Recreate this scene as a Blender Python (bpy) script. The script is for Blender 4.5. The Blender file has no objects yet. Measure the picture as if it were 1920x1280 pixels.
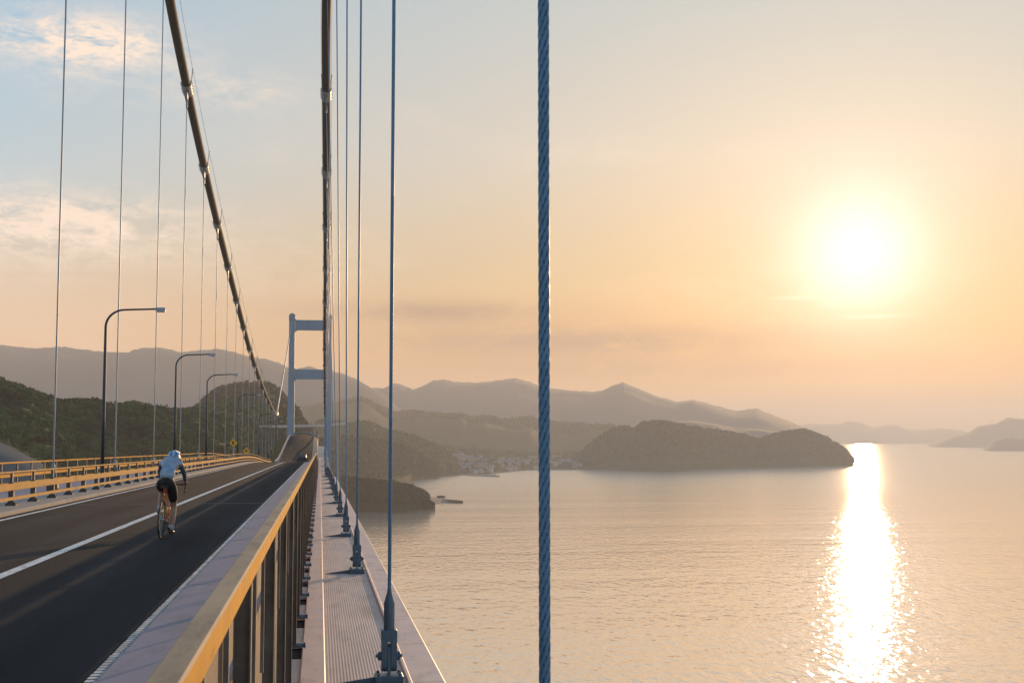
import bpy, bmesh, math, random
import numpy as np
from mathutils import Vector, Matrix, noise

random.seed(7); rng = np.random.default_rng(7)
S = bpy.context.scene
COL = S.collection
EYE = 70.0                       # height of the camera above the sea
F_PX = 2350.0                    # focal length in pixels of a 1920 wide frame
PITCH = math.atan(178/F_PX); YAW = math.atan(359/F_PX)

# ------------------------------------------------------------------ camera
cd = bpy.data.cameras.new('camera'); cam = bpy.data.objects.new('camera', cd); COL.objects.link(cam)
cam.location = (0, 0, EYE); cam.rotation_euler = (math.pi/2+PITCH, 0, -YAW)
cd.sensor_width = 36; cd.lens = 36*F_PX/1920; cd.clip_start = .1; cd.clip_end = 90000
cd.dof.use_dof = True; cd.dof.focus_distance = 24; cd.dof.aperture_fstop = 9.0
S.camera = cam

_R = np.array([math.cos(YAW), -math.sin(YAW), 0]); _H = np.array([math.sin(YAW), math.cos(YAW), 0])
_F = _H*math.cos(PITCH)+np.array([0, 0, math.sin(PITCH)]); _U = -_H*math.sin(PITCH)+np.array([0, 0, math.cos(PITCH)])
def bearing(x, y):
    """horizontal unit vector and slope of the line of sight surveyed at x, y of the photograph"""
    d = _F*F_PX+_R*(x-960)+_U*(640-y); h = math.hypot(d[0], d[1])
    return d[0]/h, d[1]/h, d[2]/h
def at(x, y, D):
    a, b, s = bearing(x, y); return Vector((a*D, b*D, EYE+s*D))
def shore(x, y):
    a, b, s = bearing(x, y); return EYE/max(-s, 1e-4)

# ------------------------------------------------------------------ sun, sky, exposure
sa, sb, ss = bearing(1610, 485)
SUN = Vector((sa, sb, ss)).normalized()
SUN_EL = math.asin(SUN.z); SUN_AZ = math.atan2(SUN.x, SUN.y)
ld = bpy.data.lights.new('sun', 'SUN'); lo = bpy.data.objects.new('sun', ld); COL.objects.link(lo)
ld.energy = 4.6; ld.angle = math.radians(.5); ld.color = (1.0, .62, .31)
lo.rotation_euler = SUN.to_track_quat('Z', 'Y').to_euler(); lo.location = (0, 0, 300)

W = bpy.data.worlds.new('World'); S.world = W; W.use_nodes = True
nt = W.node_tree; nt.nodes.clear(); N = nt.nodes; L = nt.links
def node(t, **k):
    n = N.new(t)
    for a, b in k.items(): setattr(n, a, b)
    return n
def setin(n, i, v):
    if hasattr(v, 'is_output'): L.new(v, n.inputs[i])
    else: n.inputs[i].default_value = v
def m(op, a, b=0.0, c=0.0, clamp=False):
    n = node('ShaderNodeMath', operation=op); n.use_clamp = clamp
    setin(n, 0, a); setin(n, 1, b)
    if op in ('MULTIPLY_ADD', 'SMOOTHSTEP'): setin(n, 2, c)
    return n.outputs[0]
def ramp(fac, pts, interp='LINEAR'):
    n = node('ShaderNodeValToRGB'); r = n.color_ramp; r.interpolation = interp
    while len(r.elements) < len(pts): r.elements.new(.5)
    for e, (p, c) in zip(r.elements, pts): e.position = p; e.color = (*c, 1)
    setin(n, 0, fac); return n.outputs[0]
def mix(fac, a, b, bt='MIX'):
    n = node('ShaderNodeMix', data_type='RGBA', blend_type=bt)
    setin(n, 0, fac)
    for i, v in ((6, a), (7, b)):
        setin(n, i, (*v, 1) if isinstance(v, tuple) else v)
    return n.outputs[2]
tc = node('ShaderNodeTexCoord'); D = tc.outputs['Generated']
sx = node('ShaderNodeSeparateXYZ'); L.new(D, sx.inputs[0]); Z = sx.outputs[2]
zc = m('MAXIMUM', Z, 0.0)
dt = node('ShaderNodeVectorMath', operation='DOT_PRODUCT'); L.new(D, dt.inputs[0]); dt.inputs[1].default_value = SUN
cosg = dt.outputs['Value']
toward = m('MULTIPLY_ADD', cosg, .5, .5, True)                    # 1 towards the sun, 0 opposite
warm = ramp(zc, [(0, (.74, .27, .05)), (.06, (.70, .34, .10)), (.13, (.53, .40, .25)), (.22, (.52, .50, .46)), (.33, (.43, .49, .51)), (.6, (.28, .42, .54)), (1, (.14, .26, .44))])
cool = ramp(zc, [(0, (1.0, .54, .27)), (.06, (.95, .56, .31)), (.13, (.66, .55, .45)), (.19, (.41, .57, .67)), (.3, (.28, .50, .68)), (.6, (.17, .32, .50)), (1, (.12, .24, .44))])
tw = node('ShaderNodeMapRange', interpolation_type='SMOOTHSTEP'); L.new(toward, tw.inputs[0]); tw.inputs[1].default_value = .86; tw.inputs[2].default_value = .998
base = mix(tw.outputs[0], cool, warm)
# the sun's aureole in the hazy air
aur = m('POWER', m('MAXIMUM', cosg, 0.0), 90.0)
base = mix(m('MULTIPLY', aur, .06), base, (.95, .62, .34))
aur2 = m('POWER', m('MAXIMUM', cosg, 0.0), 330.0)
disc = m('POWER', m('MAXIMUM', cosg, 0.0), 1100.0)
glow = mix(m('MULTIPLY', aur2, 1.0, clamp=True), (0, 0, 0), (.11, .19, .27))
glow2 = mix(m('MULTIPLY', disc, 1.0, clamp=True), (0, 0, 0), (.62, .60, .62))
# thin cirrus: drawn-out noise, thickest in two drifts and fading elsewhere
def drift(px, py, wa, we):
    a, b, s = bearing(px, py); az0 = math.atan2(a, b); el0 = math.atan(s)
    az = m('ARCTAN2', sx.outputs[0], sx.outputs[1]); el = m('ARCSINE', Z)
    u = m('DIVIDE', m('SUBTRACT', az, az0), wa); v = m('DIVIDE', m('SUBTRACT', el, el0), we)
    r2 = m('ADD', m('MULTIPLY', u, u), m('MULTIPLY', v, v))
    return m('POWER', 2.718, m('MULTIPLY', r2, -1.0))
mp = node('ShaderNodeMapping'); L.new(D, mp.inputs[0]); mp.inputs['Scale'].default_value = (1, 1, 2.6); mp.inputs['Rotation'].default_value = (0, .10, 0)
def wnoise(scale, detail, rough, dist):
    n = node('ShaderNodeTexNoise'); L.new(mp.outputs[0], n.inputs[0])
    n.inputs['Scale'].default_value = scale; n.inputs['Detail'].default_value = detail; n.inputs['Roughness'].default_value = rough; n.inputs['Distortion'].default_value = dist
    return n.outputs[0]
n1 = wnoise(22, 10, .62, .8); n2 = wnoise(4.0, 3, .5, 0); n3 = wnoise(70, 8, .65, 1.0)
cov = m('ADD', m('ADD', m('MULTIPLY', drift(160, 80, .062, .020), 1.5), m('MULTIPLY', drift(40, 420, .12, .024), 1.5)), m('MULTIPLY', drift(430, 170, .05, .014), .5))
cov = m('ADD', cov, m('MULTIPLY', m('SUBTRACT', n2, .52, clamp=True), 1.3))
tex = m('MULTIPLY_ADD', m('ADD', m('MULTIPLY', n1, .62), m('MULTIPLY', n3, .38)), 5.5, -2.2, True)
cl = m('MULTIPLY', m('MULTIPLY', cov, tex, clamp=True), 1.0, clamp=True)
base = mix(cl, base, mix(tw.outputs[0], (.95, .77, .65), (.95, .76, .60)))
# grey-mauve veils low under the sun's left
v1 = m('ADD', drift(1130, 640, .17, .013), m('ADD', m('MULTIPLY', drift(830, 585, .10, .009), .8), m('MULTIPLY', drift(1300, 690, .2, .010), .6)))
veil = m('MULTIPLY', m('MULTIPLY', v1, m('MULTIPLY_ADD', n1, 2.6, -.35, True)), 1.0, clamp=True)
base = mix(veil, base, (.22, .12, .12))
lowbright = m('MULTIPLY', m('ADD', drift(1490, 558, .016, .0012), drift(1640, 593, .022, .0014)), .55, clamp=True)
base = mix(lowbright, base, (.95, .78, .55))
sky = node('ShaderNodeTexSky', sky_type='NISHITA'); sky.sun_disc = False; sky.sun_elevation = SUN_EL; sky.sun_rotation = SUN_AZ
sky.air_density = 1.4; sky.dust_density = 3.0; sky.altitude = 70
SKY_STRENGTH = .10
def scale(c, k):
    n = node('ShaderNodeVectorMath', operation='SCALE'); L.new(c, n.inputs[0]); n.inputs[3].default_value = k; return n.outputs[0]
def add(a, b):
    n = node('ShaderNodeVectorMath', operation='ADD'); L.new(a, n.inputs[0]); L.new(b, n.inputs[1]); return n.outputs[0]
total = add(add(scale(base, 1.0/SKY_STRENGTH), scale(sky.outputs[0], .10)), add(scale(glow, 1/SKY_STRENGTH), scale(glow2, 1/SKY_STRENGTH)))
bg = node('ShaderNodeBackground'); bg.inputs[1].default_value = SKY_STRENGTH; L.new(total, bg.inputs[0])
wo = node('ShaderNodeOutputWorld'); L.new(bg.outputs[0], wo.inputs[0])

S.view_settings.view_transform = 'Standard'; S.view_settings.look = 'None'; S.view_settings.gamma = 1; S.view_settings.use_curve_mapping = False
S.view_settings.exposure = 0.10
S.render.engine = 'CYCLES'
S.cycles.use_denoising = True; S.cycles.denoiser = 'OPENIMAGEDENOISE'
S.cycles.max_bounces = 6; S.cycles.diffuse_bounces = 2; S.cycles.glossy_bounces = 3; S.cycles.volume_bounces = 2
S.cycles.sample_clamp_indirect = 4

# ------------------------------------------------------------------ materials
def mat(name, col, rough=.6, metal=0.0, var=.18, scale=3.0, bump=0.0, bscale=40.0, spec=.5, stretch=(1, 1, 1), col2=None, detail=6):
    M = bpy.data.materials.new(name); M.use_nodes = True; t = M.node_tree; b = t.nodes['Principled BSDF']
    b.inputs['Roughness'].default_value = rough; b.inputs['Metallic'].default_value = metal; b.inputs['Specular IOR Level'].default_value = spec
    tcn = t.nodes.new('ShaderNodeTexCoord'); mpn = t.nodes.new('ShaderNodeMapping'); mpn.inputs['Scale'].default_value = stretch
    t.links.new(tcn.outputs['Object'], mpn.inputs[0])
    n = t.nodes.new('ShaderNodeTexNoise'); n.inputs['Scale'].default_value = scale; n.inputs['Detail'].default_value = detail; n.inputs['Roughness'].default_value = .6
    t.links.new(mpn.outputs[0], n.inputs[0])
    r = t.nodes.new('ShaderNodeValToRGB'); r.color_ramp.elements[0].position = .3; r.color_ramp.elements[1].position = .72
    c2 = col2 or tuple(min(1, c*(1+var)) for c in col)
    r.color_ramp.elements[0].color = (*[c*(1-var) for c in col], 1); r.color_ramp.elements[1].color = (*c2, 1)
    t.links.new(n.outputs[0], r.inputs[0]); t.links.new(r.outputs[0], b.inputs['Base Color'])
    mr = t.nodes.new('ShaderNodeMapRange'); mr.inputs[3].default_value = max(.02, rough-.1); mr.inputs[4].default_value = min(1, rough+.12)
    t.links.new(n.outputs[0], mr.inputs[0]); t.links.new(mr.outputs[0], b.inputs['Roughness'])
    if bump:
        n2_ = t.nodes.new('ShaderNodeTexNoise'); n2_.inputs['Scale'].default_value = bscale; n2_.inputs['Detail'].default_value = 4
        t.links.new(mpn.outputs[0], n2_.inputs[0])
        bn = t.nodes.new('ShaderNodeBump'); bn.inputs['Strength'].default_value = 1; bn.inputs['Distance'].default_value = bump
        t.links.new(n2_.outputs[0], bn.inputs['Height']); t.links.new(bn.outputs[0], b.inputs['Normal'])
    return M
ASPHALT = mat('asphalt', (.021, .020, .0225), .9, var=.35, scale=.55, bump=.004, bscale=60, stretch=(1.6, .12, 1), spec=.12)
def wear(M):
    # wheel tracks polished into each lane, tar seams and patches
    nt_ = M.node_tree; b = nt_.nodes['Principled BSDF']; src = b.inputs['Base Color'].links[0].from_socket
    g = nt_.nodes.new('ShaderNodeTexCoord'); sp = nt_.nodes.new('ShaderNodeSeparateXYZ'); nt_.links.new(g.outputs['Object'], sp.inputs[0])
    def mm(op, a, b_, c=0.0):
        q = nt_.nodes.new('ShaderNodeMath'); q.operation = op
        for i_, v in enumerate((a, b_, c)):
            if hasattr(v, 'is_output'): nt_.links.new(v, q.inputs[i_])
            else: q.inputs[i_].default_value = v
        return q.outputs[0]
    w = nt_.nodes.new('ShaderNodeTexNoise'); w.inputs['Scale'].default_value = .25; nt_.links.new(g.outputs['Object'], w.inputs[0])
    x = mm('MULTIPLY_ADD', w.outputs[0], .5, sp.outputs[0])
    tr = mm('MULTIPLY_ADD', mm('SINE', mm('MULTIPLY', x, 4.1), 0), .26, 1.0)
    v = nt_.nodes.new('ShaderNodeTexNoise'); v.inputs['Scale'].default_value = 1.4; v.inputs['Detail'].default_value = 8
    mp_ = nt_.nodes.new('ShaderNodeMapping'); mp_.inputs['Scale'].default_value = (1.2, .10, 1); nt_.links.new(g.outputs['Object'], mp_.inputs[0]); nt_.links.new(mp_.outputs[0], v.inputs[0])
    st = nt_.nodes.new('ShaderNodeMapRange'); st.inputs[1].default_value = .35; st.inputs[2].default_value = .7; st.inputs[3].default_value = .72; st.inputs[4].default_value = 1.35; nt_.links.new(v.outputs[0], st.inputs[0])
    gr_ = nt_.nodes.new('ShaderNodeTexNoise'); gr_.inputs['Scale'].default_value = 45; gr_.inputs['Detail'].default_value = 3; nt_.links.new(g.outputs['Object'], gr_.inputs[0])
    f = mm('MULTIPLY', mm('MULTIPLY', tr, st.outputs[0]), mm('MULTIPLY_ADD', gr_.outputs[0], .9, .55))
    sc_ = nt_.nodes.new('ShaderNodeVectorMath'); sc_.operation = 'SCALE'; nt_.links.new(src, sc_.inputs[0]); nt_.links.new(f, sc_.inputs[3]); nt_.links.new(sc_.outputs[0], b.inputs['Base Color'])
wear(ASPHALT)
def grime(M, col, scale=(1, 1, 1), lo=.52, hi=.72, amt=.6, ns=2.0):
    # streaks and spots of dirt or rust with a shape of their own
    nt_ = M.node_tree; b = nt_.nodes['Principled BSDF']; src = b.inputs['Base Color'].links[0].from_socket
    g = nt_.nodes.new('ShaderNodeTexCoord'); mp_ = nt_.nodes.new('ShaderNodeMapping'); mp_.inputs['Scale'].default_value = scale; nt_.links.new(g.outputs['Object'], mp_.inputs[0])
    v = nt_.nodes.new('ShaderNodeTexNoise'); v.inputs['Scale'].default_value = ns; v.inputs['Detail'].default_value = 9; v.inputs['Roughness'].default_value = .68; nt_.links.new(mp_.outputs[0], v.inputs[0])
    r = nt_.nodes.new('ShaderNodeMapRange'); r.inputs[1].default_value = lo; r.inputs[2].default_value = hi; r.inputs[3].default_value = 0; r.inputs[4].default_value = amt; nt_.links.new(v.outputs[0], r.inputs[0])
    mx = nt_.nodes.new('ShaderNodeMix'); mx.data_type = 'RGBA'; nt_.links.new(r.outputs[0], mx.inputs[0]); nt_.links.new(src, mx.inputs[6]); mx.inputs[7].default_value = (*col, 1); nt_.links.new(mx.outputs[2], b.inputs['Base Color'])
PAINT = mat('road_paint', (.80, .75, .68), .6, var=.18, scale=5, bump=.001)
KERB = mat('painted_kerb', (.27, .225, .265), .6, var=.10, scale=1.2, bump=.0008, bscale=30)
CONC = mat('concrete', (.36, .32, .28), .85, var=.18, scale=2.0, bump=.003, bscale=25)
RAILTOP = mat('rail_brown_top', (.42, .30, .19), .7, var=.22, scale=3.5, spec=.2, stretch=(1, .3, 1))
RAILG = mat('guard_rail_paint', (.62, .36, .12), .75, var=.16, scale=2.5, spec=.08, bump=.0006, bscale=60)
RAIL = mat('rail_steel', (.70, .35, .06), .75, metal=.0, var=.14, scale=2.2, bump=.0006, bscale=60, spec=.06)
POST = mat('post_steel', (.10, .095, .09), .55, metal=.3, var=.25, scale=6)
POSTL = mat('parapet_post_steel', (.155, .135, .115), .5, metal=.3, var=.22, scale=5)
PANEL = mat('parapet_panel_brown', (.12, .085, .06), .7, var=.35, scale=7, bump=.001)
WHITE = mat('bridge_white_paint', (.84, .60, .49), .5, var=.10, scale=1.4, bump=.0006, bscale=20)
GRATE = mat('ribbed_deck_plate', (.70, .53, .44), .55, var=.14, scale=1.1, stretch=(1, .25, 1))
HANG = mat('hanger_paint_blue', (.085, .20, .33), .42, metal=.15, var=.16, scale=7, bump=.0008, bscale=50)
GROOVE = mat('rope_groove_shade', (.04, .10, .17), .8, var=.3, scale=20, spec=.1)  # shade between the strands, put into the colour of the groove faces
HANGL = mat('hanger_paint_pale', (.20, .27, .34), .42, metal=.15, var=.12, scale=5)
SOCK = mat('socket_paint', (.075, .13, .18), .42, metal=.2, var=.2, scale=9, bump=.001, bscale=50)
CABLE = mat('main_cable_wrap', (.085, .072, .058), .7, metal=.0, spec=.12, var=.15, scale=2.5, bump=.003, bscale=20)
BAND = mat('cable_band_steel', (.24, .26, .27), .5, metal=.3, var=.15, scale=3)
TOWER = mat('tower_paint', (.20, .28, .36), .5, var=.07, scale=.15)
LAMPP = mat('lamp_post_paint', (.030, .05, .08), .4, metal=.3, var=.15, scale=2)
LAMPH = mat('lamp_head_grey', (.33, .38, .43), .4, var=.1, scale=4)
GIRD = mat('girder_paint', (.30, .32, .34), .6, var=.12, scale=.5)
DARK = mat('dark_gap', (.012, .013, .016), .9, var=.2)
YELLOW = mat('sign_yellow', (.75, .40, .02), .5, var=.05, scale=4)
BLACK = mat('black_rubber', (.012, .012, .012), .6, var=.3, scale=30)

grime(KERB, (.10, .08, .08), (1.5, .35, 1), .50, .75, .55, 2.2); grime(RAILTOP, (.13, .09, .06), (3, .5, 1), .48, .72, .6, 3)
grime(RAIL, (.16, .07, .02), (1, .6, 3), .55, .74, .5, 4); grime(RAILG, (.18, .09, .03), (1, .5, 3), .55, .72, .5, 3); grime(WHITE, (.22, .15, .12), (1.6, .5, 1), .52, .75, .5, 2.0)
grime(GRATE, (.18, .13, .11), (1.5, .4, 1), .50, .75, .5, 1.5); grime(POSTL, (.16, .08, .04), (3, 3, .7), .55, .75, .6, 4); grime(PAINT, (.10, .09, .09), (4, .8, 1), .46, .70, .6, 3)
grime(TOWER, (.09, .12, .16), (1, 1, .12), .52, .72, .35, .5); grime(SOCK, (.16, .09, .05), (2, 2, .8), .58, .78, .5, 6); grime(CONC, (.14, .11, .09), (1, .4, 1), .48, .72, .5, 2)

# ------------------------------------------------------------------ helpers
def link(o, parent=None):
    COL.objects.link(o)
    if parent: o.parent = parent
    return o
def tag(o, label=None, cat=None, group=None, kind=None):
    for k, v in (('label', label), ('category', cat), ('group', group), ('kind', kind)):
        if v: o[k] = v
    return o
def empty(name, loc, label, cat, group=None, rz=0):
    o = bpy.data.objects.new(name, None); o.location = loc; o.rotation_euler.z = rz; o.empty_display_size = .3
    return tag(link(o), label, cat, group)
class MB:
    def __init__(s): s.v = []; s.f = []; s.mi = []
    def add(s, v, f, mi=0):
        n = len(s.v); s.v += [tuple(p) for p in v]; s.f += [tuple(i+n for i in q) for q in f]; s.mi += [mi]*len(f); return s
    def box(s, lo, hi, mi=0):
        x0, y0, z0 = lo; x1, y1, z1 = hi
        return s.add([(x0, y0, z0), (x1, y0, z0), (x1, y1, z0), (x0, y1, z0), (x0, y0, z1), (x1, y0, z1), (x1, y1, z1), (x0, y1, z1)],
              [(0, 3, 2, 1), (4, 5, 6, 7), (0, 1, 5, 4), (1, 2, 6, 5), (2, 3, 7, 6), (3, 0, 4, 7)], mi)
    def bbox(s, lo, hi, b=.01, mi=0):
        """box with chamfered edges (convex hull of three inset boxes)"""
        bm = bmesh.new()
        for a in range(3):
            for i in range(8):
                p = [(lo[k] if not (i >> k) & 1 else hi[k]) for k in range(3)]
                for k in range(3):
                    if k != a: p[k] += b if not (i >> k) & 1 else -b
                bm.verts.new(p)
        bmesh.ops.convex_hull(bm, input=bm.verts)
        bmesh.ops.delete(bm, geom=[v for v in bm.verts if not v.link_faces], context='VERTS')
        bm.verts.index_update()
        s.add([v.co for v in bm.verts], [[v.index for v in f.verts] for f in bm.faces], mi); bm.free(); return s
    def tube(s, pts, r, n=8, mi=0, caps=True):
        pts = [Vector(p) for p in pts]; rs = r if isinstance(r, (list, tuple)) else [r]*len(pts)
        t0 = (pts[1]-pts[0]).normalized(); up = Vector((0, 0, 1)) if abs(t0.z) < .9 else Vector((1, 0, 0))
        a = t0.cross(up).normalized(); v = []
        for i, p in enumerate(pts):
            t = (pts[min(i+1, len(pts)-1)]-pts[max(i-1, 0)]).normalized()
            a = (a-t*a.dot(t)).normalized(); b = t.cross(a)
            v += [p+(a*math.cos(2*math.pi*k/n)+b*math.sin(2*math.pi*k/n))*rs[i] for k in range(n)]
        f = [(i*n+k, i*n+(k+1) % n, (i+1)*n+(k+1) % n, (i+1)*n+k) for i in range(len(pts)-1) for k in range(n)]
        if caps: f += [tuple(range(n-1, -1, -1)), tuple((len(pts)-1)*n+k for k in range(n))]
        return s.add(v, f, mi)
    def prism(s, poly, axis, a, b, mi=0):
        """poly in the plane across axis (0: y,z  1: x,z  2: x,y), from a to b"""
        def P(p, t): return (t, p[0], p[1]) if axis == 0 else (p[0], t, p[1]) if axis == 1 else (p[0], p[1], t)
        n = len(poly)
        v = [P(p, a) for p in poly]+[P(p, b) for p in poly]
        f = [tuple(range(n))[::-1], tuple(range(n, 2*n))]+[(i, (i+1) % n, n+(i+1) % n, n+i) for i in range(n)]
        return s.add(v, f, mi)
    def mesh(s, name, mats, smooth=False, recalc=True):
        me = bpy.data.meshes.new(name); me.from_pydata(s.v, [], s.f)
        for M in (mats if isinstance(mats, (list, tuple)) else [mats]): me.materials.append(M)
        me.polygons.foreach_set('material_index', s.mi)
        if recalc and len(s.f) < 60000:
            bm = bmesh.new(); bm.from_mesh(me); bmesh.ops.recalc_face_normals(bm, faces=bm.faces); bm.to_mesh(me); bm.free()
        if smooth: me.polygons.foreach_set('use_smooth', [True]*len(me.polygons)); 
        me.update(); return me
    def build(s, name, mats, parent=None, smooth=False, angle=None):
        o = link(bpy.data.objects.new(name, s.mesh(name, mats, smooth or angle is not None)), parent)
        if angle is not None: o.data.set_sharp_from_angle(angle=math.radians(angle))
        return o
def copy_tree(o, parent=None):
    c = o.copy(); COL.objects.link(c)
    if parent: c.parent = parent
    for ch in list(o.children): copy_tree(ch, c)
    return c

# the bridge's long profile: height of its datum line along the bridge, relative to the eye
_PS = [-60, 0, 60, 115, 140, 165, 190, 212, 228, 248, 272, 300, 325, 360, 394, 470]
_PZ = [.51, 0, -.51, -.98, -1.22, -1.8, -2.62, -3.05, -2.95, -2.1, -.5, 1.3, 2.1, 1.9, 1.2, -1.2]
def Pz(s):
    i = max(0, min(len(_PS)-2, next((k for k in range(len(_PS)-1) if s <= _PS[k+1]), len(_PS)-2)))
    def sl(k):
        if k == 0 or k == len(_PS)-1: j = max(k, 1); return (_PZ[j]-_PZ[j-1])/(_PS[j]-_PS[j-1])
        a = (_PZ[k]-_PZ[k-1])/(_PS[k]-_PS[k-1]); b = (_PZ[k+1]-_PZ[k])/(_PS[k+1]-_PS[k])
        return 0 if a*b <= 0 else 2*a*b/(a+b)
    h = _PS[i+1]-_PS[i]; t = (s-_PS[i])/h
    return ((2*t**3-3*t**2+1)*_PZ[i]+(t**3-2*t**2+t)*h*sl(i)+(-2*t**3+3*t**2)*_PZ[i+1]+(t**3-t**2)*h*sl(i+1))
def zz(s, h, x=None):
    z = EYE+Pz(s)-h
    if x is not None and s > 240:                                  # the roadway is strongly crowned where it turns over the far crest
        t = max(0.0, min(1.0, (s-240)/75)); z -= .95*t*t*(3-2*t)*min(1.4, ((x+4.4)/3.7)**2)
    return z
def stations(a, b, step=5.0):
    n = max(1, int(math.ceil((b-a)/step))); return [a+(b-a)*i/n for i in range(n+1)]
def sweep(mb, prof, ss_, mi=0, closed=True, caps=True):
    """prof: (x, depth below the datum) points, carried along the bridge"""
    n = len(prof); v = [(x, s, zz(s, h, x)) for s in ss_ for x, h in prof]
    e = n if closed else n-1
    f = [(i*n+k, i*n+(k+1) % n, (i+1)*n+(k+1) % n, (i+1)*n+k) for i in range(len(ss_)-1) for k in range(e)]
    if closed and caps: f += [tuple(range(n))[::-1], tuple((len(ss_)-1)*n+k for k in range(n))]
    return mb.add(v, f, mi)
def rect(x0, x1, h0, h1): return [(x0, h0), (x1, h0), (x1, h1), (x0, h1)]
END = 462.0
ALL = stations(-40, END, 5)

# ------------------------------------------------------------------ sea and haze
def water_material():
    M = bpy.data.materials.new('sea_water'); M.use_nodes = True; t = M.node_tree; b = t.nodes['Principled BSDF']
    b.inputs['Base Color'].default_value = (.88, .72, .56, 1); b.inputs['IOR'].default_value = 1.4; b.inputs['Metallic'].default_value = .6
    # wavelets run across the strait: reflections smear up and down far more than sideways
    b.inputs['Anisotropic'].default_value = .95; b.inputs['Anisotropic Rotation'].default_value = .25
    tg = t.nodes.new('ShaderNodeTangent'); tg.direction_type = 'RADIAL'; tg.axis = 'Z'; t.links.new(tg.outputs[0], b.inputs['Tangent'])
    tcn = t.nodes.new('ShaderNodeTexCoord')
    def tex(scale, detail, sxy, rot=0.0, rough=.55):
        mpn = t.nodes.new('ShaderNodeMapping'); mpn.inputs['Scale'].default_value = (*sxy, 1); mpn.inputs['Rotation'].default_value = (0, 0, rot)
        t.links.new(tcn.outputs['Object'], mpn.inputs[0])
        n = t.nodes.new('ShaderNodeTexNoise'); n.inputs['Scale'].default_value = scale; n.inputs['Detail'].default_value = detail; n.inputs['Roughness'].default_value = rough
        t.links.new(mpn.outputs[0], n.inputs[0]); return n.outputs[0]
    ln = t.nodes.new('ShaderNodeVectorMath'); ln.operation = 'LENGTH'; t.links.new(tcn.outputs['Object'], ln.inputs[0])
    ad = t.nodes.new('ShaderNodeMath'); ad.operation = 'MULTIPLY_ADD'; ad.inputs[1].default_value = 900; t.links.new(tex(.0022, 5, (.3, 1.0), SUN_AZ, .6), ad.inputs[0]); t.links.new(ln.outputs['Value'], ad.inputs[2])
    chop = t.nodes.new('ShaderNodeMapRange'); chop.inputs[1].default_value = 1000; chop.inputs[2].default_value = 2000; chop.inputs[3].default_value = 1.0; chop.inputs[4].default_value = .12
    t.links.new(ad.outputs[0], chop.inputs[0])
    prev = None
    # long low swell in the strait, short chop only near the narrows under the bridge
    for sc, dist, det, sxy, rot, near in ((.006, 1.2, 3, (.12, 1.0), SUN_AZ, 0), (.025, .40, 3, (.12, 1.0), SUN_AZ+.1, 0), (.09, .36, 2, (.6, .6), .2, 1), (.26, .54, 2, (1.0, .42), -.3, 1)):
        bn = t.nodes.new('ShaderNodeBump'); bn.inputs['Strength'].default_value = 1; bn.inputs['Distance'].default_value = dist
        if near: t.links.new(chop.outputs[0], bn.inputs['Strength'])
        t.links.new(tex(sc, det, sxy, rot), bn.inputs['Height'])
        if prev: t.links.new(prev, bn.inputs['Normal'])
        prev = bn.outputs[0]
    t.links.new(prev, b.inputs['Normal'])
    mr = t.nodes.new('ShaderNodeMapRange'); mr.inputs[1].default_value = 1000; mr.inputs[2].default_value = 2600; mr.inputs[3].default_value = .06; mr.inputs[4].default_value = .15
    t.links.new(ad.outputs[0], mr.inputs[0]); t.links.new(mr.outputs[0], b.inputs['Roughness'])
    return M
B_ = 19000.0
mb = MB(); k = 20
mb.add([(-B_+2*B_*i/k, -B_+2*B_*j/k, 0) for j in range(k+1) for i in range(k+1)], [(j*(k+1)+i, j*(k+1)+i+1, (j+1)*(k+1)+i+1, (j+1)*(k+1)+i) for j in range(k) for i in range(k)])
tag(mb.build('sea', water_material()), 'calm sunlit sea with a bright glitter path', kind='structure')

HAZE_DENSITY = 1.42e-4
hm = bpy.data.materials.new('haze'); hm.use_nodes = True; ht = hm.node_tree; ht.nodes.clear()
pv = ht.nodes.new('ShaderNodeVolumePrincipled'); pv.inputs['Color'].default_value = (1.0, .945, .86, 1); pv.inputs['Density'].default_value = HAZE_DENSITY; pv.inputs['Anisotropy'].default_value = .14
ho = ht.nodes.new('ShaderNodeOutputMaterial'); ht.links.new(pv.outputs[0], ho.inputs['Volume'])
mb = MB(); mb.box((-B_-500, -B_-500, -6), (B_+500, B_+500, 520))
tag(mb.build('haze', hm), kind='stuff')

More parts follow.
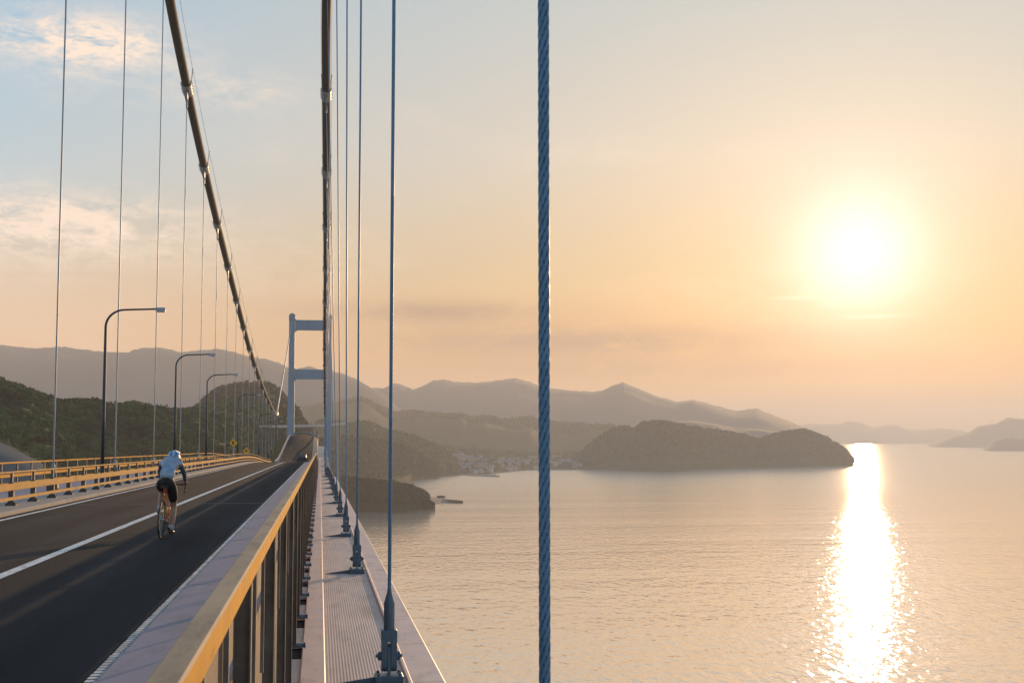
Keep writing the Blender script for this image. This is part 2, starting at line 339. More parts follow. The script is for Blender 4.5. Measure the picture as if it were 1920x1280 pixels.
# ------------------------------------------------------------------ land
FOREST = mat('forest_floor', (.024, .036, .017), .9, var=.35, scale=.05, col2=(.050, .060, .022), detail=8, bump=1.5, bscale=.25, spec=.1)
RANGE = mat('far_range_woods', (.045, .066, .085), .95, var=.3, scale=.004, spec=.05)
LEAF = mat('leaves', (.008, .036, .018), .8, var=.45, scale=.06, col2=(.060, .110, .020), detail=3, spec=.2)
LEAFB = mat('pine_leaves', (.018, .034, .017), .85, var=.4, scale=.05, col2=(.042, .056, .022), detail=4, spec=.15)
SOIL = mat('shore_rock', (.22, .175, .13), .9, var=.3, scale=.1, bump=.4, bscale=.3)
def interp(pts, x):
    if x <= pts[0][0]: return pts[0][1]
    for (x0, y0), (x1, y1) in zip(pts, pts[1:]):
        if x <= x1: return y0+(y1-y0)*(x-x0)/(x1-x0)
    return pts[-1][1]
def hill(name, ridge, Dr, foot, back, material, label, ncol=120, nrow=26, amp=.05, fs=.01, bulge=.8, z0=-3.0, spur=.18, jag=0.0, lin=False):
    """land with a surveyed skyline: ridge at distance Dr, running down to its foot towards the eye and away behind"""
    x0, x1 = ridge[0][0], ridge[-1][0]
    fD = (lambda x: interp(foot, x)) if isinstance(foot, list) else (lambda x: foot)
    rD = (lambda x: interp(Dr, x)) if isinstance(Dr, list) else (lambda x: Dr)
    def ground(x, u):
        y = interp(ridge, x); a, b, s = bearing(x, y); d = rD(x); zr = EYE+s*d
        jj = jag*(noise.noise(Vector((x*.11, 3.1, Dr if not isinstance(Dr, list) else 1)))+.6*noise.noise(Vector((x*.31, 8.1, 2))))*max(0.0, 1-abs(u-1)*5)
        zr += jj
        e = min(1.0, max(0.0, min((x-x0), (x1-x))/(.05*(x1-x0)+1e-6)))
        f0 = fD(x)
        if u <= 1:
            dist = f0+(d-f0)*u; g = max(u, 0) if lin else math.sin(max(u, 0)*math.pi/2)**bulge
            w = Vector((a*dist*fs, b*dist*fs, 0)); nz = noise.fractal(w, .8, 2.1, 5)
            sp = 1+spur*nz*math.sin(math.pi*min(1, u))
            z = z0+(zr-z0)*g*sp+amp*abs(zr-z0)*nz*math.sin(math.pi*min(1, u))
            lim = EYE+s*dist                                    # keep spurs under the skyline
            if u < 1: z = min(z, lim-.003*(1-u)*dist if dist > 1 else z) if lim > z0 else z
        else:
            t = u-1; dist = d+(back-0)*t; z = z0+(zr-z0)*(math.cos(t*math.pi)*.5+.5)
        return Vector((a*dist, b*dist, z))
    us = [(i/(nrow-1))**1.0 for i in range(nrow)]+[1+.12*(i+1) for i in range(8)]
    xs = [x0+(x1-x0)*i/(ncol-1) for i in range(ncol)]
    v = [ground(x, u) for x in xs for u in us]; n = len(us)
    f = [(i*n+j, i*n+j+1, (i+1)*n+j+1, (i+1)*n+j) for i in range(ncol-1) for j in range(n-1)]
    mb = MB(); mb.add(v, f)
    # a skirt down to below the sea closes the sheet
    o = mb.build(name, material, smooth=True); tag(o, label, kind='structure')
    return ground
_t = (1+5**.5)/2
def blob_mesh(sub):
    bm = bmesh.new(); bmesh.ops.create_icosphere(bm, subdivisions=sub, radius=1)
    bm.verts.index_update(); r = np.array([v.co[:] for v in bm.verts]), np.array([[v.index for v in f.verts] for f in bm.faces]); bm.free(); return r
BL0, BL1 = blob_mesh(1), blob_mesh(2)
def mesh_np(name, V, Fq, material, smooth=False):
    me = bpy.data.meshes.new(name); k_ = Fq.shape[1]
    me.vertices.add(len(V)); me.vertices.foreach_set('co', V.astype(np.float32).ravel())
    me.loops.add(Fq.size); me.loops.foreach_set('vertex_index', Fq.astype(np.int32).ravel())
    me.polygons.add(len(Fq)); me.polygons.foreach_set('loop_start', np.arange(0, Fq.size, k_, dtype=np.int32))
    me.polygons.foreach_set('loop_total', np.full(len(Fq), k_, dtype=np.int32)) if hasattr(me.polygons[0], 'loop_total') and False else None
    me.materials.append(material); me.update(calc_edges=True); me.validate()
    if smooth: me.polygons.foreach_set('use_smooth', [True]*len(me.polygons))
    return me
def woods(name, centres, radii, material, label, leaves=60, leaf=.35, core=True):
    """crowns of many small leaf tufts round a rough core"""
    V, Fa = [], []; off = 0
    bv, bf = BL0
    for c, r in zip(centres, radii):
        c = np.array(c)
        if core:
            j = 1+rng.normal(0, .16, (len(bv), 1)); V.append(c+bv*j*np.array([r*.80, r*.80, r*.68])); Fa.append(bf+off); off += len(bv)
        if leaves:
            d = rng.normal(size=(leaves, 3)); d /= np.linalg.norm(d, axis=1)[:, None]; d[:, 2] = np.abs(d[:, 2])*1.0-.25
            lump = 1+.18*np.sin(d[:, :1]*5+c[0])*np.cos(d[:, 1:2]*5+c[1])
            p = c+d*lump*np.array([r, r, r*.85])*rng.uniform(.72, 1.08, (leaves, 1))
            s = leaf*r*rng.uniform(.6, 1.3, (leaves, 1))
            a = rng.normal(size=(leaves, 3)); a /= np.linalg.norm(a, axis=1)[:, None]; b = np.cross(a, d+.3*rng.normal(size=(leaves, 3))); b /= np.linalg.norm(b, axis=1)[:, None]+1e-9
            tri = np.stack([p-a*s*.6, p+a*s*.6, p+b*s], 1).reshape(-1, 3)
            V.append(tri); Fa.append(np.arange(leaves*3).reshape(-1, 3)+off); off += leaves*3
    o = link(bpy.data.objects.new(name, mesh_np(name, np.concatenate(V), np.concatenate(Fa), material)))
    return tag(o, label, kind='stuff')
def scatter(g, x0, x1, n, r, umin=.25, umax=1.04, lift=.35, bias=1.0):
    C, Rr = [], []
    for i in range(n):
        x = random.uniform(x0, x1); u = umin+(umax-umin)*random.random()**bias
        q = g(x, u); rr = r*random.uniform(.7, 1.35)
        if q.z < .5: continue
        C.append((q.x, q.y, q.z+rr*lift)); Rr.append(rr)
    return C, Rr

# far ranges, back to front
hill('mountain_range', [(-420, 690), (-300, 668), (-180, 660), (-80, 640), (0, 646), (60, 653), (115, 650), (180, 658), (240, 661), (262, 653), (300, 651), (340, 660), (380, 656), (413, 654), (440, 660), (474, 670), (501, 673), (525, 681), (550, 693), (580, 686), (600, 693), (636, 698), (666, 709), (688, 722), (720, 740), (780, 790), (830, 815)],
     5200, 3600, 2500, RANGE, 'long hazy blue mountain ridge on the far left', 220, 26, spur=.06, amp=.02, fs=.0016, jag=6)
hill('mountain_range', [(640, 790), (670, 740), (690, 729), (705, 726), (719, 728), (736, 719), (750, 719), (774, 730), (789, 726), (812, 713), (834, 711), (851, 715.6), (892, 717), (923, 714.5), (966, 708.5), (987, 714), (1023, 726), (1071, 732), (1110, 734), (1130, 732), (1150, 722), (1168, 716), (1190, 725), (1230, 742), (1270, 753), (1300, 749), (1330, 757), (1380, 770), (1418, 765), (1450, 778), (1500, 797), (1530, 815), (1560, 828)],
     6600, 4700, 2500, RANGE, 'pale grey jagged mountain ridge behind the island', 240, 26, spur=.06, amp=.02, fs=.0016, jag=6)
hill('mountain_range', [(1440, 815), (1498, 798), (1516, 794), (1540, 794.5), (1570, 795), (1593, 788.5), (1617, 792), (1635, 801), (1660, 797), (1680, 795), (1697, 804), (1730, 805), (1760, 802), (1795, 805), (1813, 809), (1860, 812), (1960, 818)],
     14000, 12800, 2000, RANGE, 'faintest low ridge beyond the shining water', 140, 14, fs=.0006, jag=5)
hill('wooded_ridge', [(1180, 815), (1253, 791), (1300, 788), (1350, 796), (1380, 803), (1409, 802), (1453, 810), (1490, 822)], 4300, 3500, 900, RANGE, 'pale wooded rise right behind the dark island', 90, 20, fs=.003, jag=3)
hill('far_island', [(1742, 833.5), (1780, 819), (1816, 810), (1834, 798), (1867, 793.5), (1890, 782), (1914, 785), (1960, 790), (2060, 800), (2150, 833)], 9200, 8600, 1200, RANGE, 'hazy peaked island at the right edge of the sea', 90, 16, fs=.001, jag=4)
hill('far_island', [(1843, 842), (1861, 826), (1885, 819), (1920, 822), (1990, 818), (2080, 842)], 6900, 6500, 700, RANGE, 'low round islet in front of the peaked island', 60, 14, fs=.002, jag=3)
gD = hill('wooded_ridge', [(520, 790), (557, 762), (580, 755), (620, 752), (654, 754), (676, 750), (693, 757.5), (712, 769), (741, 778), (779, 775), (808, 781), (868, 782.7), (880, 788.6), (911, 785), (947, 791), (975, 790), (995, 785), (1014, 796), (1071, 799), (1120, 802), (1180, 800)],
     3900, [(520, 2500), (800, 2900), (1180, 3000)], 900, FOREST, 'hazy brown wooded ridge above the shore town', 180, 24, fs=.004, jag=4)
C, Rr = scatter(gD, 640, 1150, 1500, 9, .6, 1.02); woods('treeline', C, Rr, LEAFB, 'hazy trees along the ridge above the town', 10, .8)
plain = hill('shore_plain', [(690, 845), (760, 836), (800, 834), (860, 842), (940, 848), (1000, 852), (1060, 851), (1105, 850)], 2950,
     [(690, shore(690, 907)), (755, shore(755, 903.6)), (793, shore(793, 896)), (851, shore(851, 891.5)), (890, shore(890, 890.5)), (927, shore(927, 888)), (975, shore(975, 882)), (1014, shore(1014, 881)), (1105, shore(1105, 880))],
     600, FOREST, 'low coastal plain that carries the town', 120, 20, bulge=1.1, fs=.01, amp=.05, z0=-1.5)
C, Rr = scatter(plain, 700, 1100, 700, 5.5, .12, 1.02); woods('treeline', C, Rr, LEAFB, 'trees between the houses of the hazy town', 14, .7)
gI = hill('island', [(1083, 872), (1098, 848), (1110, 836), (1130, 822), (1150, 809), (1168, 805), (1180, 806), (1192, 809), (1205, 798), (1230, 793.5), (1255, 796), (1290, 805), (1315, 809), (1345, 812), (1370, 815), (1395, 820), (1415, 827), (1432, 827), (1455, 817), (1480, 812), (1510, 811.5), (1522, 814), (1545, 824), (1575, 841), (1590, 855), (1597, 862), (1600, 869)],
     [(1083, 2750), (1250, 2700), (1420, 2900), (1600, 3180)],
     [(1083, shore(1083, 878)), (1170, shore(1170, 881.5)), (1250, shore(1250, 885)), (1290, shore(1290, 880.5)), (1380, shore(1380, 877)), (1500, shore(1500, 874.5)), (1600, shore(1600, 870))],
     420, FOREST, 'dark wooded island with two humps in the bay', 200, 26, bulge=.62, spur=.07, amp=.025, fs=.006)
C, Rr = scatter(gI, 1086, 1597, 4200, 7.5, .10, 1.03, .15); woods('island_woods', C, Rr, LEAFB, 'dark woods covering the two-humped island', 16, .7)

# the near shore below the bridge: headlands and the wooded hills it lands on
gE = hill('headland', [(560, 800), (600, 797), (640, 801), (654, 805), (683, 798), (705, 806), (724, 815), (760, 821), (796, 834), (830, 850), (850, 868), (862, 884)], [(560, 2150), (862, 2500)],
     [(560, 1800), (690, 1950), (793, shore(793, 896)), (862, shore(862, 891))], 500, FOREST, 'green hillside running down to the town', 110, 26, spur=.07, amp=.025, fs=.01)
C, Rr = scatter(gE, 600, 858, 2600, 7.5, .15, 1.03); woods('hillside_woods', C, Rr, LEAF, 'sunlit green woods on the slope above the shore', 14, .7)
gE2 = hill('headland', [(600, 828), (640, 826), (681, 828), (724, 834), (760, 845), (789, 859), (812, 878), (820, 890)], [(600, 1850), (820, 2150)], [(600, 1500), (690, 1700), (740, shore(740, 906)), (760, shore(760, 903)), (793, shore(793, 896.5)), (820, shore(820, 894))], 380, FOREST, 'dark wooded knoll nearer the bridge', 90, 24, spur=.07, amp=.025, fs=.012)
C, Rr = scatter(gE2, 610, 818, 1500, 6, .1, 1.03); woods('hillside_woods', C, Rr, LEAFB, 'dark pine woods on the knoll by the shore', 30, .6)
gF = hill('headland', [(560, 892), (620, 893), (655, 902), (700, 905), (730, 908), (752, 911), (772, 916), (786, 922), (797, 930), (808, 938), (816, 944)], 1210,
     [(560, 1000), (674, shore(674, 957)), (720, shore(720, 960)), (760, shore(760, 960.5)), (798, shore(798, 951)), (816, shore(816, 946.5))], 160, FOREST, 'small dark headland standing in the water', 80, 24, bulge=.5, spur=.07, amp=.025, fs=.015)
C, Rr = scatter(gF, 565, 798, 1100, 3.9, .12, 1.03, .10); woods('headland_woods', C, Rr, LEAFB, 'dense dark trees on the small headland', 60, .5)
hill('shingle_spit', [(765, 924), (786, 928), (808, 930.5), (830, 934.5), (850, 936.7), (868, 938.4)], [(765, 1390), (868, 1335)], [(765, shore(765, 958)), (798, shore(798, 950)), (832, shore(832, 942)), (868, shore(868, 939.5))], 40, SOIL, 'low bare spit running out from the headland', 40, 8, bulge=.8, fs=.05, z0=-.8)
C = [tuple(at(823+dx, 932.6, 1375)+Vector((0, 0, .6))) for dx in (-1, 3, 6, 9)]; 
woods('spit_bushes', C, [2.0, 1.6, 2.6, 1.8], LEAFB, 'few bushes on the bare spit', 40, .5)
gH2 = hill('wooded_hill', [(330, 800), (360, 784), (380, 768), (395, 752), (410, 740), (425, 734), (440, 731), (470, 729.5), (490, 728), (503, 731), (517, 740), (528, 752), (545, 770), (565, 798), (590, 830), (620, 862)],
     1350, 900, 400, FOREST, 'round dark wooded hill behind the bridge tower', 130, 24, fs=.01, bulge=.75)
C, Rr = scatter(gH2, 335, 610, 2400, 6.0, .12, 1.04, .25); woods('hill_woods', C, Rr, LEAFB, 'dark woods on the round hill', 46, .5)
gH1 = hill('wooded_hill', [(300, 800), (350, 783), (375, 771), (400, 766), (440, 764), (480, 774), (520, 796), (560, 830), (590, 860)], 960, 720, 250, FOREST, 'lower green spur in front of the round hill', 110, 22, fs=.015)
C, Rr = scatter(gH1, 300, 585, 1500, 5.0, .1, 1.04, .25); woods('hill_woods', C, Rr, LEAF, 'green woods on the lower spur', 70, .42)
gA = hill('wooded_hill', [(-260, 690), (-120, 704), (-40, 718), (0, 731), (30, 742), (60, 752), (85, 760), (112, 770), (140, 768), (170, 767), (200, 772), (220, 774), (250, 770), (275, 773), (310, 780), (340, 783), (370, 782), (400, 790), (460, 812)],
     [(-260, 620), (460, 760)], [(-260, 380), (0, 420), (460, 560)], 260, FOREST, 'near wooded hill beyond the left railing', 150, 26, fs=.02, bulge=.7)
C, Rr = scatter(gA, -60, 450, 1700, 4.4, .08, 1.04, .3); woods('hill_woods', C, Rr, LEAF, 'leafy trees of the near hill', 170, .30)
hill('concrete_slope', [(-160, 745), (-60, 798), (0, 828), (35, 845), (70, 863), (85, 872)], 400, 330, 30, mat('slope_concrete', (.075, .09, .10), .85, var=.12, scale=.2), 'grey concrete slope at the foot of the near hill', 40, 10, fs=.02, bulge=1.0, z0=20, spur=0, amp=0, lin=True)

# ------------------------------------------------------------------ bridge deck (setting)
FAR = stations(212, END, 5); NEARS = stations(-40, 212, 5)
mb = MB(); sweep(mb, [(-8.6, 1.72), (-.58, 1.72), (-.58, 3.46), (1.30, 3.46), (1.74, 3.46), (.4, 4.6), (-1.6, 5.4), (-8.8, 5.4), (-11.2, 4.2), (-12.2, 2.6), (-12.2, 1.72)], NEARS)
sweep(mb, [(-7.9, 1.80), (-.58, 1.80), (-.58, 3.46), (1.74, 3.46), (.4, 4.6), (-1.6, 5.4), (-8.0, 5.4), (-8.7, 4.2)], FAR)
girder = tag(mb.build('bridge_girder', GIRD), 'long grey steel box girder carrying the road', 'bridge')
mb = MB(); sweep(mb, [(-7.28+5.79*i/12, 1.600) for i in range(13)], ALL, closed=False)
road = tag(mb.build('road', ASPHALT), 'dark asphalt road along the bridge', kind='structure')
mb = MB()
for x0, x1 in ((-4.01, -3.85), (-7.03, -6.89)): sweep(mb, [(x0, 1.596), (x1, 1.596)], NEARS, closed=False)
tag(mb.build('road_markings', PAINT), 'white centre and edge lines', kind='structure')
mb = MB(); sweep(mb, [(-1.572, 1.595), (-1.507, 1.595)], NEARS, closed=False)
for i in range(480):                                               # the raised ribs of the profiled edge line
    s = 5+i*.115; e = random.uniform(-.004, .004)
    sweep(mb, [(-1.578+e, 1.600), (-1.570+e, 1.588), (-1.512-e, 1.588), (-1.503-e, 1.600)], [s, s+.075], closed=False)
tag(mb.build('road_edge_line', PAINT), 'profiled white edge line with raised ribs', kind='structure')
for s in (37.0, 79.0, 121.0):
    mb = MB()
    for e in (-.16, 0, .16): sweep(mb, [(-7.24, 1.597), (-1.60, 1.597)], [s+e-.03, s+e+.03], closed=False)
    tag(mb.build('expansion_joint', POST), 'steel expansion joint across the road', kind='structure')
kerb = tag(link(bpy.data.objects.new('kerb', None)), 'pale lilac kerb strip beside the near railing', kind='structure')
for i in range(40):
    a = -6+i*7.0
    if a > 200: break
    mb = MB(); sweep(mb, [(-1.49, 1.72), (-1.488, 1.580), (-1.474, 1.572), (-.56, 1.560), (-.56, 1.72)], stations(a+.012, a+6.988, 3.5)); mb.build('kerb_panel', KERB, kerb)
mb = MB(); sweep(mb, [(-1.49, 1.72), (-1.488, 1.580), (-1.474, 1.572), (-.56, 1.560), (-.56, 1.72)], stations(204.01, END, 5)); mb.build('kerb_panel', POSTL, kerb)
mb = MB(); sweep(mb, [(-8.55, 1.72), (-8.55, 1.50), (-7.30, 1.50), (-7.265, 1.53), (-7.262, 1.72)], NEARS)
tag(mb.build('verge_kerb', CONC), 'brown concrete kerb under the far guard rail', kind='structure')
mb = MB(); sweep(mb, [(-12.2, 1.72), (-12.2, 1.56), (-8.552, 1.56), (-8.552, 1.72)], NEARS)
tag(mb.build('footpath', KERB), 'pale footpath behind the guard rail', kind='structure')

# lower service walkway on the near side
walk = tag(link(bpy.data.objects.new('service_walkway', None)), 'steel service walkway below the near railing', kind='structure')
NEAR = 262.0
edges = [-10+14*i for i in range(21)]
for a, b in zip(edges, edges[1:]):
    if a > NEAR: break
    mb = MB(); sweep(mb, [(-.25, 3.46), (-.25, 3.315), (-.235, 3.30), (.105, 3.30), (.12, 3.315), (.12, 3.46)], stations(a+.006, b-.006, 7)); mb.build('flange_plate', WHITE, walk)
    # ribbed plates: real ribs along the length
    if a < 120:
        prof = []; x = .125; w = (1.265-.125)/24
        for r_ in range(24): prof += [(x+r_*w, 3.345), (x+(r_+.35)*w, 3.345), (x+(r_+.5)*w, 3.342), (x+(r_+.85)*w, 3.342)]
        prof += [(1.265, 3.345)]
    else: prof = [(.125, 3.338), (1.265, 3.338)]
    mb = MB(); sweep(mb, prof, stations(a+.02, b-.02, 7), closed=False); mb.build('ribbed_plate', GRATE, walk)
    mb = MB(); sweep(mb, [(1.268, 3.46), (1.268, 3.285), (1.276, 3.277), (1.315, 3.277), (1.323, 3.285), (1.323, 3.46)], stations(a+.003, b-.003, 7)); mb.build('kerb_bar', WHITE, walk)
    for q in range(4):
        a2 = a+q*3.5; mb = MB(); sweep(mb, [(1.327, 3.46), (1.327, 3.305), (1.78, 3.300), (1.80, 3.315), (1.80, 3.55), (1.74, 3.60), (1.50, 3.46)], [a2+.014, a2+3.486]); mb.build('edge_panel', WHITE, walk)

# ------------------------------------------------------------------ near railing
rail = empty('bridge_railing', (-.38, 0, zz(0, 1.6)), 'gold edged steel railing running along the near side of the road', 'railing')
def under(o, parent):
    o.parent = parent; o.matrix_parent_inverse = Matrix.Translation(-Vector(parent.location)); return o
for i, (a, b) in enumerate([(-3.5+10.5*i, 7+10.5*i) for i in range(33)]):
    mb = MB(); c = .008
    sweep(mb, [(-.431, .593), (-.423, .585), (-.344, .585), (-.336, .593), (-.336, .687), (-.344, .695), (-.423, .695), (-.431, .687)], stations(a+.004, b-.004, 3.5))
    tr = under(mb.build('top_rail', [RAIL, RAILTOP]), rail)
    for pg in tr.data.polygons:                                    # the upper face takes the duller brown material
        if pg.normal.z > .5: pg.material_index = 1
    mb = MB(); sweep(mb, rect(-.42, -.347, .600, .690), [b-.12, b+.12]); under(mb.build('rail_sleeve', POSTL), rail)
ps = [3.2+3.5*i for i in range(73)]
post_me = None
for s in ps:
    if post_me is None:
        mb = MB(); h = 2.46
        mb.box((-.035, -.006, -h), (.035, .006, 0)); mb.box((.035, -.045, -h), (.045, .045, 0)); mb.box((-.045, -.045, -h), (-.035, .045, 0)); mb.box((-.06, -.06, -h-.02), (.06, .06, -h))
        post_me = mb.mesh('post', POSTL)
    o = link(bpy.data.objects.new('post', post_me)); o.location = (-.383, s, zz(s, .697)); under(o, rail)
ped = None
for s in ps:
    for ds in (1.17, 2.33):
        if s > 60: continue
        if ped is None:
            mb = MB(); mb.box((-.012, -.02, -.86), (.012, .02, 0)); ped = mb.mesh('baluster', POSTL)
        o = link(bpy.data.objects.new('baluster', ped)); o.location = (-.383, s+ds, zz(s+ds, .697)); under(o, rail)
for s0, s1 in zip(ps, ps[1:]):
    mb = MB(); sweep(mb, rect(-.505, -.478, .78, 1.20), [s0+.03, s1-.03]); under(mb.build('infill_panel', PANEL), rail)
brk = None
for s in ps:
    if s > 150: break
    if brk is None:
        mb = MB(); mb.tube([(-.16, 0, 0), (.15, 0, 0)], .036, 10); mb.tube([(.15, 0, 0), (.17, 0, 0)], .05, 10); mb.box((-.15, -.03, -.22), (-.05, .03, -.03)); brk = mb.mesh('bracket', SOCK, smooth=True)
    o = link(bpy.data.objects.new('bracket', brk)); o.location = (-.36, s, zz(s, 3.16)); under(o, rail)
web = empty('parapet_wall', (-.55, 0, zz(0, 3.3)), 'brown stained steel wall plate under the near railing', 'wall')
for s0, s1 in zip([-.3]+ps, ps):
    mb = MB(); sweep(mb, rect(-.577, -.552, 1.52, 3.45), [s0+.01, s1-.01]); under(mb.build('wall_panel', PANEL), web)
    mb = MB(); sweep(mb, rect(-.548, -.254, 3.36, 3.42), [s0+1.35, s1-.12]); under(mb.build('ledge_panel', WHITE), web)
    mb = MB(); sweep(mb, [(-.548, 3.44), (-.254, 3.44)], [s0, s1], closed=False); under(mb.build('void_shade', DARK), web)  # near-black sheet painting the shade of the void below the ledge gaps

# ------------------------------------------------------------------ main cables, bands and hangers
def catmull(pts, x):
    for i in range(len(pts)-1):
        if x <= pts[i+1][0] or i == len(pts)-2: break
    def sl(k):
        if k == 0: return (pts[1][1]-pts[0][1])/(pts[1][0]-pts[0][0])
        if k == len(pts)-1: return (pts[-1][1]-pts[-2][1])/(pts[-1][0]-pts[-2][0])
        return (pts[k+1][1]-pts[k-1][1])/(pts[k+1][0]-pts[k-1][0])
    h = pts[i+1][0]-pts[i][0]; t = (x-pts[i][0])/h
    return ((2*t**3-3*t**2+1)*pts[i][1]+(t**3-2*t**2+t)*h*sl(i)+(-2*t**3+3*t**2)*pts[i+1][1]+(t**3-t**2)*h*sl(i+1))
CZ = [(-40, 70), (0, 54.5), (40, 39.3), (79, 27.3), (89, 24.9), (102, 22.3), (115.5, 20.0), (131.4, 17.6), (142.5, 16.0), (157.8, 13.9), (176.6, 11.6), (209.7, 8.6), (243.4, 6.4), (270, 4.9), (283, 4.5)]
CXR = [(-40, 1.0), (0, 1.0), (30, .98), (60, .45), (78, .10), (90, .17), (104, .29), (132, .48), (160, .56), (200, .78), (250, 1.0), (283, 1.2)]
XL, XR, XRB = -9.62, 1.0, 1.007
def cable_z(s): return EYE+catmull(CZ, s)
def cable_xr(s): return catmull(CXR, s)
HS_R = [5.62, 18.2, 34.0]+[48+14*i for i in range(17)]
HS_L = [48+14*i for i in range(17)]
def cable(side, label):
    cx = (lambda s: XL) if side == 'l' else cable_xr
    t = empty('main_cable', (cx(79), 79, cable_z(79)), label, 'cable', 'main suspension cables')
    mb = MB(); mb.tube([(cx(s), s, cable_z(s)) for s in stations(-40, 283, 3.5)], .305, 18)
    under(mb.build('cable_body', CABLE, smooth=True), t)
    for s in ([-8, 6, 20, 34]+HS_L if side == 'l' else HS_R):
        if s > 278: continue
        p = Vector((cx(s), s, cable_z(s))); q = Vector((cx(s+1), s+1, cable_z(s+1))); d = (q-p).normalized()
        mb = MB(); mb.tube([p-d*.75, p-d*.72, p+d*.72, p+d*.75], [.33, .37, .37, .33], 16)
        for e in (-.5, 0, .5):
            c = p+d*e; mb.tube([c-Vector((.43, 0, .05)), c+Vector((.43, 0, -.05))], .035, 6); mb.tube([c+Vector((-.43, 0, .1)), c+Vector((.43, 0, .1))], .035, 6)
        mb.box((p.x-.06, s-.28, p.z-.80), (p.x+.06, s+.28, p.z-.34))
        b = under(mb.build('cable_band', BAND, angle=40), t)
        mb = MB()
        for e in (-.27, .27):
            mb.tube([p+Vector((e, 0, .28)), p+Vector((e*1.35, .05, 1.35))], .035, 6); mb.tube([p+Vector((e*1.35, .05, 1.33)), p+Vector((e*1.35, .05, 1.42))], .05, 6)
        under(mb.build('rope_stanchion', BAND), t)
    for e in (-.36, .36):
        mb = MB(); mb.tube([(cx(s)+e, s+.05, cable_z(s)+1.36) for s in stations(-40, 276, 7)], .016, 5)
        under(mb.build('hand_rope', BAND), t)
    return t
cable('l', 'dark main cable sweeping down across the upper left sky')
cable('r', 'dark main cable seen end on above the near walkway')

ORD = ('first second third fourth fifth sixth seventh eighth ninth tenth eleventh twelfth thirteenth fourteenth fifteenth sixteenth seventeenth eighteenth nineteenth twentieth').split()
def hanger(s, side, i):
    x = XL if side == 'l' else XRB; xt = XL if side == 'l' else cable_xr(s)
    hb = 1.56 if side == 'l' else 3.345
    zb = zz(s, hb); zt = cable_z(s)-.74
    if zt-zb < 2.6: return
    if side == 'l': lab = 'slim steel hanger %s in the row behind the far footpath' % ORD[i]; grp = 'far side hanger ropes'
    elif i == 0: lab = 'thick twisted blue hanger rope crossing the sea view'; grp = 'near side hanger ropes'
    elif i == 1: lab = 'blue hanger rope with large fork socket bolted in the foreground'; grp = 'near side hanger ropes'
    elif i == 2: lab = 'blue hanger rope just past the foreground fork socket, its own fork showing'; grp = 'near side hanger ropes'
    else: lab = 'slim hanger rope %s out from the thick twisted one on the near side' % ORD[i]; grp = 'near side hanger ropes'
    t = empty('hanger', (x, s, zb), lab, 'hanger', grp)
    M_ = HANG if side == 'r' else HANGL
    H = zt-zb; lean = xt-x
    z0 = 1.28 if side == 'r' else 1.0
    # the last hangers stand shorter than a full socket
    base_p = lambda z: Vector((lean*(z-z0)/(H-z0), 0, z))
    mb = MB()
    if side == 'r' and i < 3:
        R0 = .0262; n = 36; top = min(H, 7.0); dz = .016; lay = .40; k_ = int((top-z0)/dz); v = []
        for j in range(k_+1):
            z = z0+(top-z0)*j/k_; c = base_p(z); tw_ = 2*math.pi*z/lay
            for q in range(n):
                a = 2*math.pi*q/n; rr = R0*(.86+.16*abs(math.cos(3*(a-tw_)))**.6); v.append(c+Vector((math.cos(a)*rr, math.sin(a)*rr, 0)))
        mb.add(v, [(j*n+q, j*n+(q+1) % n, (j+1)*n+(q+1) % n, (j+1)*n+q) for j in range(k_) for q in range(n)])
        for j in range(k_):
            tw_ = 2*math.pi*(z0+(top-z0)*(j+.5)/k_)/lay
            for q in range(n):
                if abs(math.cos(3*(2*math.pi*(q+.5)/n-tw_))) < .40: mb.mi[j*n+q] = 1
        mb.tube([base_p(top-.01), base_p(H)], R0, 12)
    else:
        mb.tube([base_p(z0), base_p((z0+H)/2), base_p(H)], .028 if side == 'r' else .030, 8)
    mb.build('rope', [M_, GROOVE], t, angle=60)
    key = 'r' if side == 'r' else 'l'
    if key not in SOCKET_PARTS: SOCKET_PARTS[key] = socket_meshes(side)
    for nm, me in SOCKET_PARTS[key]:
        link(bpy.data.objects.new(nm, me), t)
    # top socket under the band
    mb = MB(); c = Vector((lean, 0, H)); mb.tube([c-Vector((0, 0, .75)), c-Vector((0, 0, .6)), c-Vector((0, 0, .1)), c+Vector((0, 0, .05))], [.03, .07, .07, .05], 8)
    mb.build('upper_socket', SOCK if side == 'r' else M_, t, smooth=True)
SOCKET_PARTS = {}
def rounded_cheek(w, z0, z1, n=8):
    """plate outline in y,z: square top, half round foot"""
    r = w/2; return [(r, z1), (r, z0+r)]+[(r*math.cos(-math.pi*k/n), z0+r+r*math.sin(-math.pi*k/n)) for k in range(1, n)]+[(-r, z0+r), (-r, z1)]
